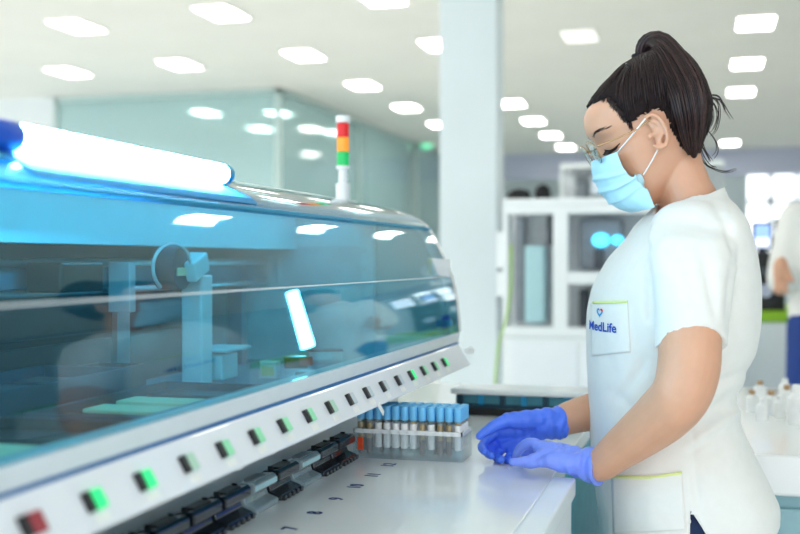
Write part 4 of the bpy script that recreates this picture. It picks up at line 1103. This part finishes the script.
# ---- glasses
gl_ = bpy.data.objects.new('glasses', None)
me = bpy.data.meshes.new('glasses')
def lens_ring(s0, n=40):
    pts = []
    for i in range(n):
        t = 2*PI*i/n; c, s = math.cos(t), math.sin(t)
        pts.append(H(.1175+.004*s-.10*abs(s0)*0-.16*abs(.021*c)*(1 if c*s0 > 0 else .2), s0+.0245*math.copysign(abs(c)**.85, c), .006+.020*math.copysign(abs(s)**.85, s)))
    return pts
fr = MB()
for s0 in (.033, -.033):
    r = lens_ring(s0); fr.sweep(r+[r[0], r[1]], [.0009]*(len(r)+2), n=8, sub=1, ends=False)
fr.sweep([H(.117, .0095, .012), H(.1215, 0, .016), H(.117, -.0095, .012)], [.0009]*3, n=8, sub=5)
for sg in (1, -1):
    fr.sweep([H(.113, sg*.057, .014), H(.108, sg*.066, .013), H(.06, sg*.0745, .014), H(.036, sg*.0765, .018), H(.024, sg*.0780, .021), H(.012, sg*.077, .016)], [(.0013, .0013)]*6, n=8, sub=6)
    fr.sweep([H(.112, sg*.012, .002), H(.105, sg*.0125, -.004), H(.103, sg*.012, -.010)], [.0008]*3, n=6, sub=4)
go = sub_obj(fr, 'glasses', M['gold'], wo)
for s0 in (.033, -.033):
    r = lens_ring(s0); c = sum(r, Vector())/len(r); mb = MB(); mb.add(r+[c+HF*.0012], [(i, (i+1) % len(r), len(r)) for i in range(len(r))]); o = sub_obj(mb, 'lens', M['lens'], go)
    q = o.modifiers.new('t', 'SOLIDIFY'); q.thickness = .0012
# ---- brow and lashes
def face_at(f, s, k, off=0):
    o = H(f+.2, s, k); h = HB.ray_cast(o, -HF); return (h[0]+HF*off) if h[0] is not None else H(.1, s, k)
for sg in (1, -1):
    br = MB()
    for i in range(70):
        a = random.random(); s = sg*(.014+.034*a); k = .030+.008*math.sin(a*2.2)-.002*a+random.uniform(-.0018, .0018)
        p0 = face_at(0, s, k, .0004); p1 = face_at(0, s+sg*.006, k+.0012, .0008); br.sweep([p0, p1], [.00035, .00015], n=4, sub=1, ends=False)
    sub_obj(br, 'eyebrow', M['hair'], wo)
for sg in (1, -1):
    la = MB()
    for i in range(46):
        a = i/45; s = sg*(.0185+.027*a); k = .0035-.004*math.sin(a*PI)
        p0 = face_at(0, s, k, .0006); p1 = p0+HF*.0055-HK*.0050+HS*sg*.003*(a-.2); p2 = p1+HF*.0022-HK*.0005
        la.sweep([p0, p1, p2], [.00045, .0003, .00012], n=4, sub=2, ends=False)
    pts = [face_at(0, sg*(.017+.030*a), .0042-.0042*math.sin(a*PI), .0004) for a in np.linspace(0, 1, 12)]
    la.sweep(pts, [.0011]*12, n=6, sub=2)
    sub_obj(la, 'eyelashes', M['hair'], wo)

# ---- hair
def inside(p, poly):
    x, y = p; c = False; n = len(poly)
    for i in range(n):
        x0, y0 = poly[i]; x1, y1 = poly[(i+1) % n]
        if (y0 > y) != (y1 > y) and x < (x1-x0)*(y-y0)/(y1-y0)+x0: c = not c
    return c
HP = [(580, 106), (588, 104), (594, 101), (606, 96), (612, 101), (617, 107), (622, 114), (629, 124), (637, 119), (645, 112), (656, 109), (664, 111), (669, 119), (674, 132), (682, 147), (690, 154), (700, 156), (725, 150), (735, 110), (730, 40), (640, 20), (580, 70)]
cap = MB(); head_mesh(cap, .0050, n=240, sub=9)
me = bpy.data.meshes.new('hair'); me.from_pydata(cap.v, [], cap.f); me.update()
bm = bmesh.new(); bm.from_mesh(me); bmesh.ops.recalc_face_normals(bm, faces=bm.faces)
def sidepx(v):                       # profile position of a head point, both sides alike
    u = v.x*CT+v.y*ST; w = -v.x*ST+v.y*CT; w = W0-abs(w-W0); return 400+F*u/w, HZ-F*(v.z-CAMH)/w
bmesh.ops.delete(bm, geom=[f for f in bm.faces if not inside((lambda p_, c_: (p_[0]+1.6*noise.noise(c_*260), p_[1]+2.2*noise.noise(c_*200+Vector((9, 2, 1)))))(sidepx(f.calc_center_median()), f.calc_center_median()), HP)], context='FACES')
# taper the edge onto the scalp
bm.verts.ensure_lookup_table()
bnd = [v for v in bm.verts if v.is_boundary]
for v in bnd:
    n_ = HB.find_nearest(v.co); v.co = n_[0]+n_[1]*.0002
for v in bm.verts:
    if not v.is_boundary: v.co += v.normal*.0007*noise.noise(Vector((v.co.x*300, v.co.y*300, v.co.z*40)))
bm.to_mesh(me); bm.free()
for p in me.polygons: p.use_smooth = True
me.materials.append(M['scalp']); HBV = bvh(me); hair = link('hair', local(me), wo)
TIE = P(643, 60, W0)
strands = MB()
def headpt(th, k):                    # random point on the cap surface via rays from the centre
    c = H(0, 0, .03); d = (HF*math.cos(th)*math.cos(k)+HS*math.sin(th)*math.cos(k)+HK*math.sin(k)).normalized()
    h = HBV.ray_cast(c+d*.3, -d); return h[0] if h[0] is not None and (h[0]-c).length < .2 else None
cnt = 0; CH = H(0, 0, .03)
edge_pts = []
for _ in range(6000):
    if cnt > 900: break
    v = headpt(random.uniform(0, 2*PI), random.uniform(-.75, 1.35))
    if v is None: continue
    ipx = sidepx(v)
    if not inside(ipx, HP): continue
    pts = []; n = 9; ok = True
    for i in range(n):
        t = i/(n-1); q = v.lerp(TIE, t); d = (q-CH).normalized()
        h = HBV.ray_cast(CH+d*.3, -d)
        if h[0] is None or (h[0]-CH).length < .04: q2 = q
        else: q2 = h[0]+d*(.0003+.0016*random.random())
        if i == n-1: q2 = TIE+Vector([random.uniform(-.006, .006) for _ in range(3)])
        pts.append(q2)
    strands.sweep(pts, [(.0005)]+[.0010]*(n-2)+[.0009], n=5, sub=1, ends=False); cnt += 1
# baby hairs falling over the temple and forehead
for i in range(260):
    a = random.random(); px = 588+44*a; base_y = 104 if px < 592 else (96+.0*px if px < 606 else 96+(px-606)*1.2)
    p0 = on_face(px, base_y-3+random.uniform(-2, 1), .002); p1 = on_face(px+random.uniform(-1, 2), base_y+random.uniform(0, 3), .001); p2 = on_face(px+random.uniform(-1, 3), base_y+random.uniform(2, 7), .0008)
    if any((HB.find_nearest(q_)[0]-q_).length > .006 for q_ in (p0, p1, p2)): continue
    strands.sweep([p0, p1, p2], [.0006, .0004, .0002], n=4, sub=2, ends=False)
so2 = sub_obj(strands, 'strands', M['hair'], hair)
# ponytail
pony = MB(); pony2 = MB()
CP = [(643, 60), (643, 51), (648, 43), (659, 43), (672, 60), (685, 85), (691, 110), (693, 133), (694, 154)]
WD = [.010, .012, .014, .020, .026, .030, .028, .021, .010]
LT = [.010, .013, .017, .022, .027, .029, .026, .020, .008]
CW = [1.85, 1.845, 1.835, 1.82, 1.795, 1.772, 1.765, 1.775, 1.79]
core = MB(); core.sweep([P(x, y, w) for (x, y), w in zip(CP, CW)], [(a*.72, b*.72) for a, b in zip(WD, LT)], n=20, sub=4, ref=RIGHT)
ponyo = sub_obj(core, 'ponytail', M['hair'], wo)
cpts, crad = smooth_path([P(x, y, w) for (x, y), w in zip(CP, CW)], [(a, b) for a, b in zip(WD, LT)], 3)
for sN in range(620):
    th = random.uniform(0, 2*PI); rr = math.sqrt(random.uniform(.25, 1)); tw = random.uniform(-.35, .35)
    end = len(cpts) if random.random() < .75 else len(cpts)-random.randint(1, 5)
    pts = []
    fl = random.uniform(.95, 1.03)
    for i in range(0, end):
        t = (cpts[min(i+1, len(cpts)-1)]-cpts[max(0, i-1)]).normalized(); e = DEEP.cross(t).normalized(); g = DEEP
        a = th+tw*i/len(cpts); ra, rb = crad[i]
        pts.append(cpts[i]+(e*ra*math.cos(a)+g*rb*math.sin(a))*rr*fl+Vector([random.uniform(-.0004, .0004) for _ in range(3)]))
    r = random.uniform(.0008, .0015)
    (pony if random.random() < .7 else pony2).sweep(pts, [r]*(len(pts)-2)+[r*.7, r*.3], n=5, sub=1, ends=False)
sub_obj(pony, 'strands', M['hair'], ponyo); sub_obj(pony2, 'highlight_strands', M['hair_hi'], ponyo)
# stray wisps
wi = MB()
W_ = [[(700, 92), (712, 97), (721, 101), (727, 111), (732, 119)], [(702, 94), (714, 104), (718, 118), (714, 130)], [(704, 98), (708, 110), (707, 124), (705, 134)], [(700, 130), (704, 148), (712, 160)], [(702, 95), (716, 100), (719, 112), (716, 127), (710, 135)], [(703, 100), (711, 106), (712, 120), (706, 133)],
      [(698, 140), (703, 156), (710, 166), (716, 168)], [(697, 148), (704, 162), (714, 168), (726, 171), (737, 168)], [(699, 142), (708, 158), (709, 163)], [(706, 128), (716, 142), (717, 152), (713, 158)], [(700, 97), (717, 96), (724, 106), (726, 114)]]
for l in W_:
    for _ in range(3):
        o = [random.uniform(-1.5, 1.5), random.uniform(-1.5, 1.5), random.uniform(-.02, .02)]
        wi.sweep([P(x+o[0]*(.4+i*.3), y+o[1]*(.4+i*.3), W0+o[2]) for i, (x, y) in enumerate(l)], [.0007]*(len(l)-1)+[.0002], n=5, sub=5, ends=False)
sub_obj(wi, 'loose_strands', M['hair'], ponyo)
tie = MB(); tc_ = P(641, 56, W0); ax = (P(641.5, 46, W0)-P(641, 60, W0)).normalized()
pts = [tc_+RIGHT*.0125*math.cos(a)+DEEP*.0125*math.sin(a) for a in np.linspace(0, 2*PI, 21)]
tie.sweep(pts, [.0035]*21, n=10, sub=1, ends=False)
sub_obj(tie, 'hair_tie', M['black_soft'], wo)
hc = MB(); a, b = on_face(625.5, 64, .006), on_face(629.5, 71, .006)
hc.sweep([a-DEEP*.004, (a+b)/2-DEEP*.007, b-DEEP*.004], [(.0012, .0012)]*3, n=8, sub=4)
sub_obj(hc, 'hair_pin', M['steel'], wo)

# ================================================================= LIGHT, CAMERA
def area(name, loc, rot, size, energy, col, sy=None):
    l = bpy.data.lights.new(name, 'AREA'); l.energy = energy; l.color = col; l.shape = 'RECTANGLE'; l.size = size; l.size_y = sy or size
    o = bpy.data.objects.new(name, l); COL.objects.link(o); o.location = loc; o.rotation_euler = rot; return o
world = bpy.data.worlds.new('World'); S.world = world; world.use_nodes = True
bg = world.node_tree.nodes['Background']; bg.inputs[0].default_value = (.93, .97, 1, 1); bg.inputs[1].default_value = 1.6
cam = bpy.data.cameras.new('camera'); co = bpy.data.objects.new('camera', cam); COL.objects.link(co); S.camera = co
co.location = (0, 0, CAMH); co.rotation_euler = (PI/2, 0, TH)
cam.sensor_width = 36; cam.lens = F*36/800; cam.shift_y = -7/800; cam.clip_start = .05
cam.dof.use_dof = True; cam.dof.focus_distance = 1.72; cam.dof.aperture_fstop = 3.2
S.view_settings.view_transform = 'Standard'; S.view_settings.look = 'None'; S.view_settings.gamma = 1; S.view_settings.exposure = .52
S.cycles.use_denoising = True
S.cycles.max_bounces = 10; S.cycles.transparent_max_bounces = 24; S.cycles.diffuse_bounces = 6; S.cycles.glossy_bounces = 4
S.cycles.caustics_reflective = False; S.cycles.caustics_refractive = False; S.cycles.sample_clamp_indirect = 6
for o in list(S.objects):
    if '_o' in o.keys(): del o['_o']
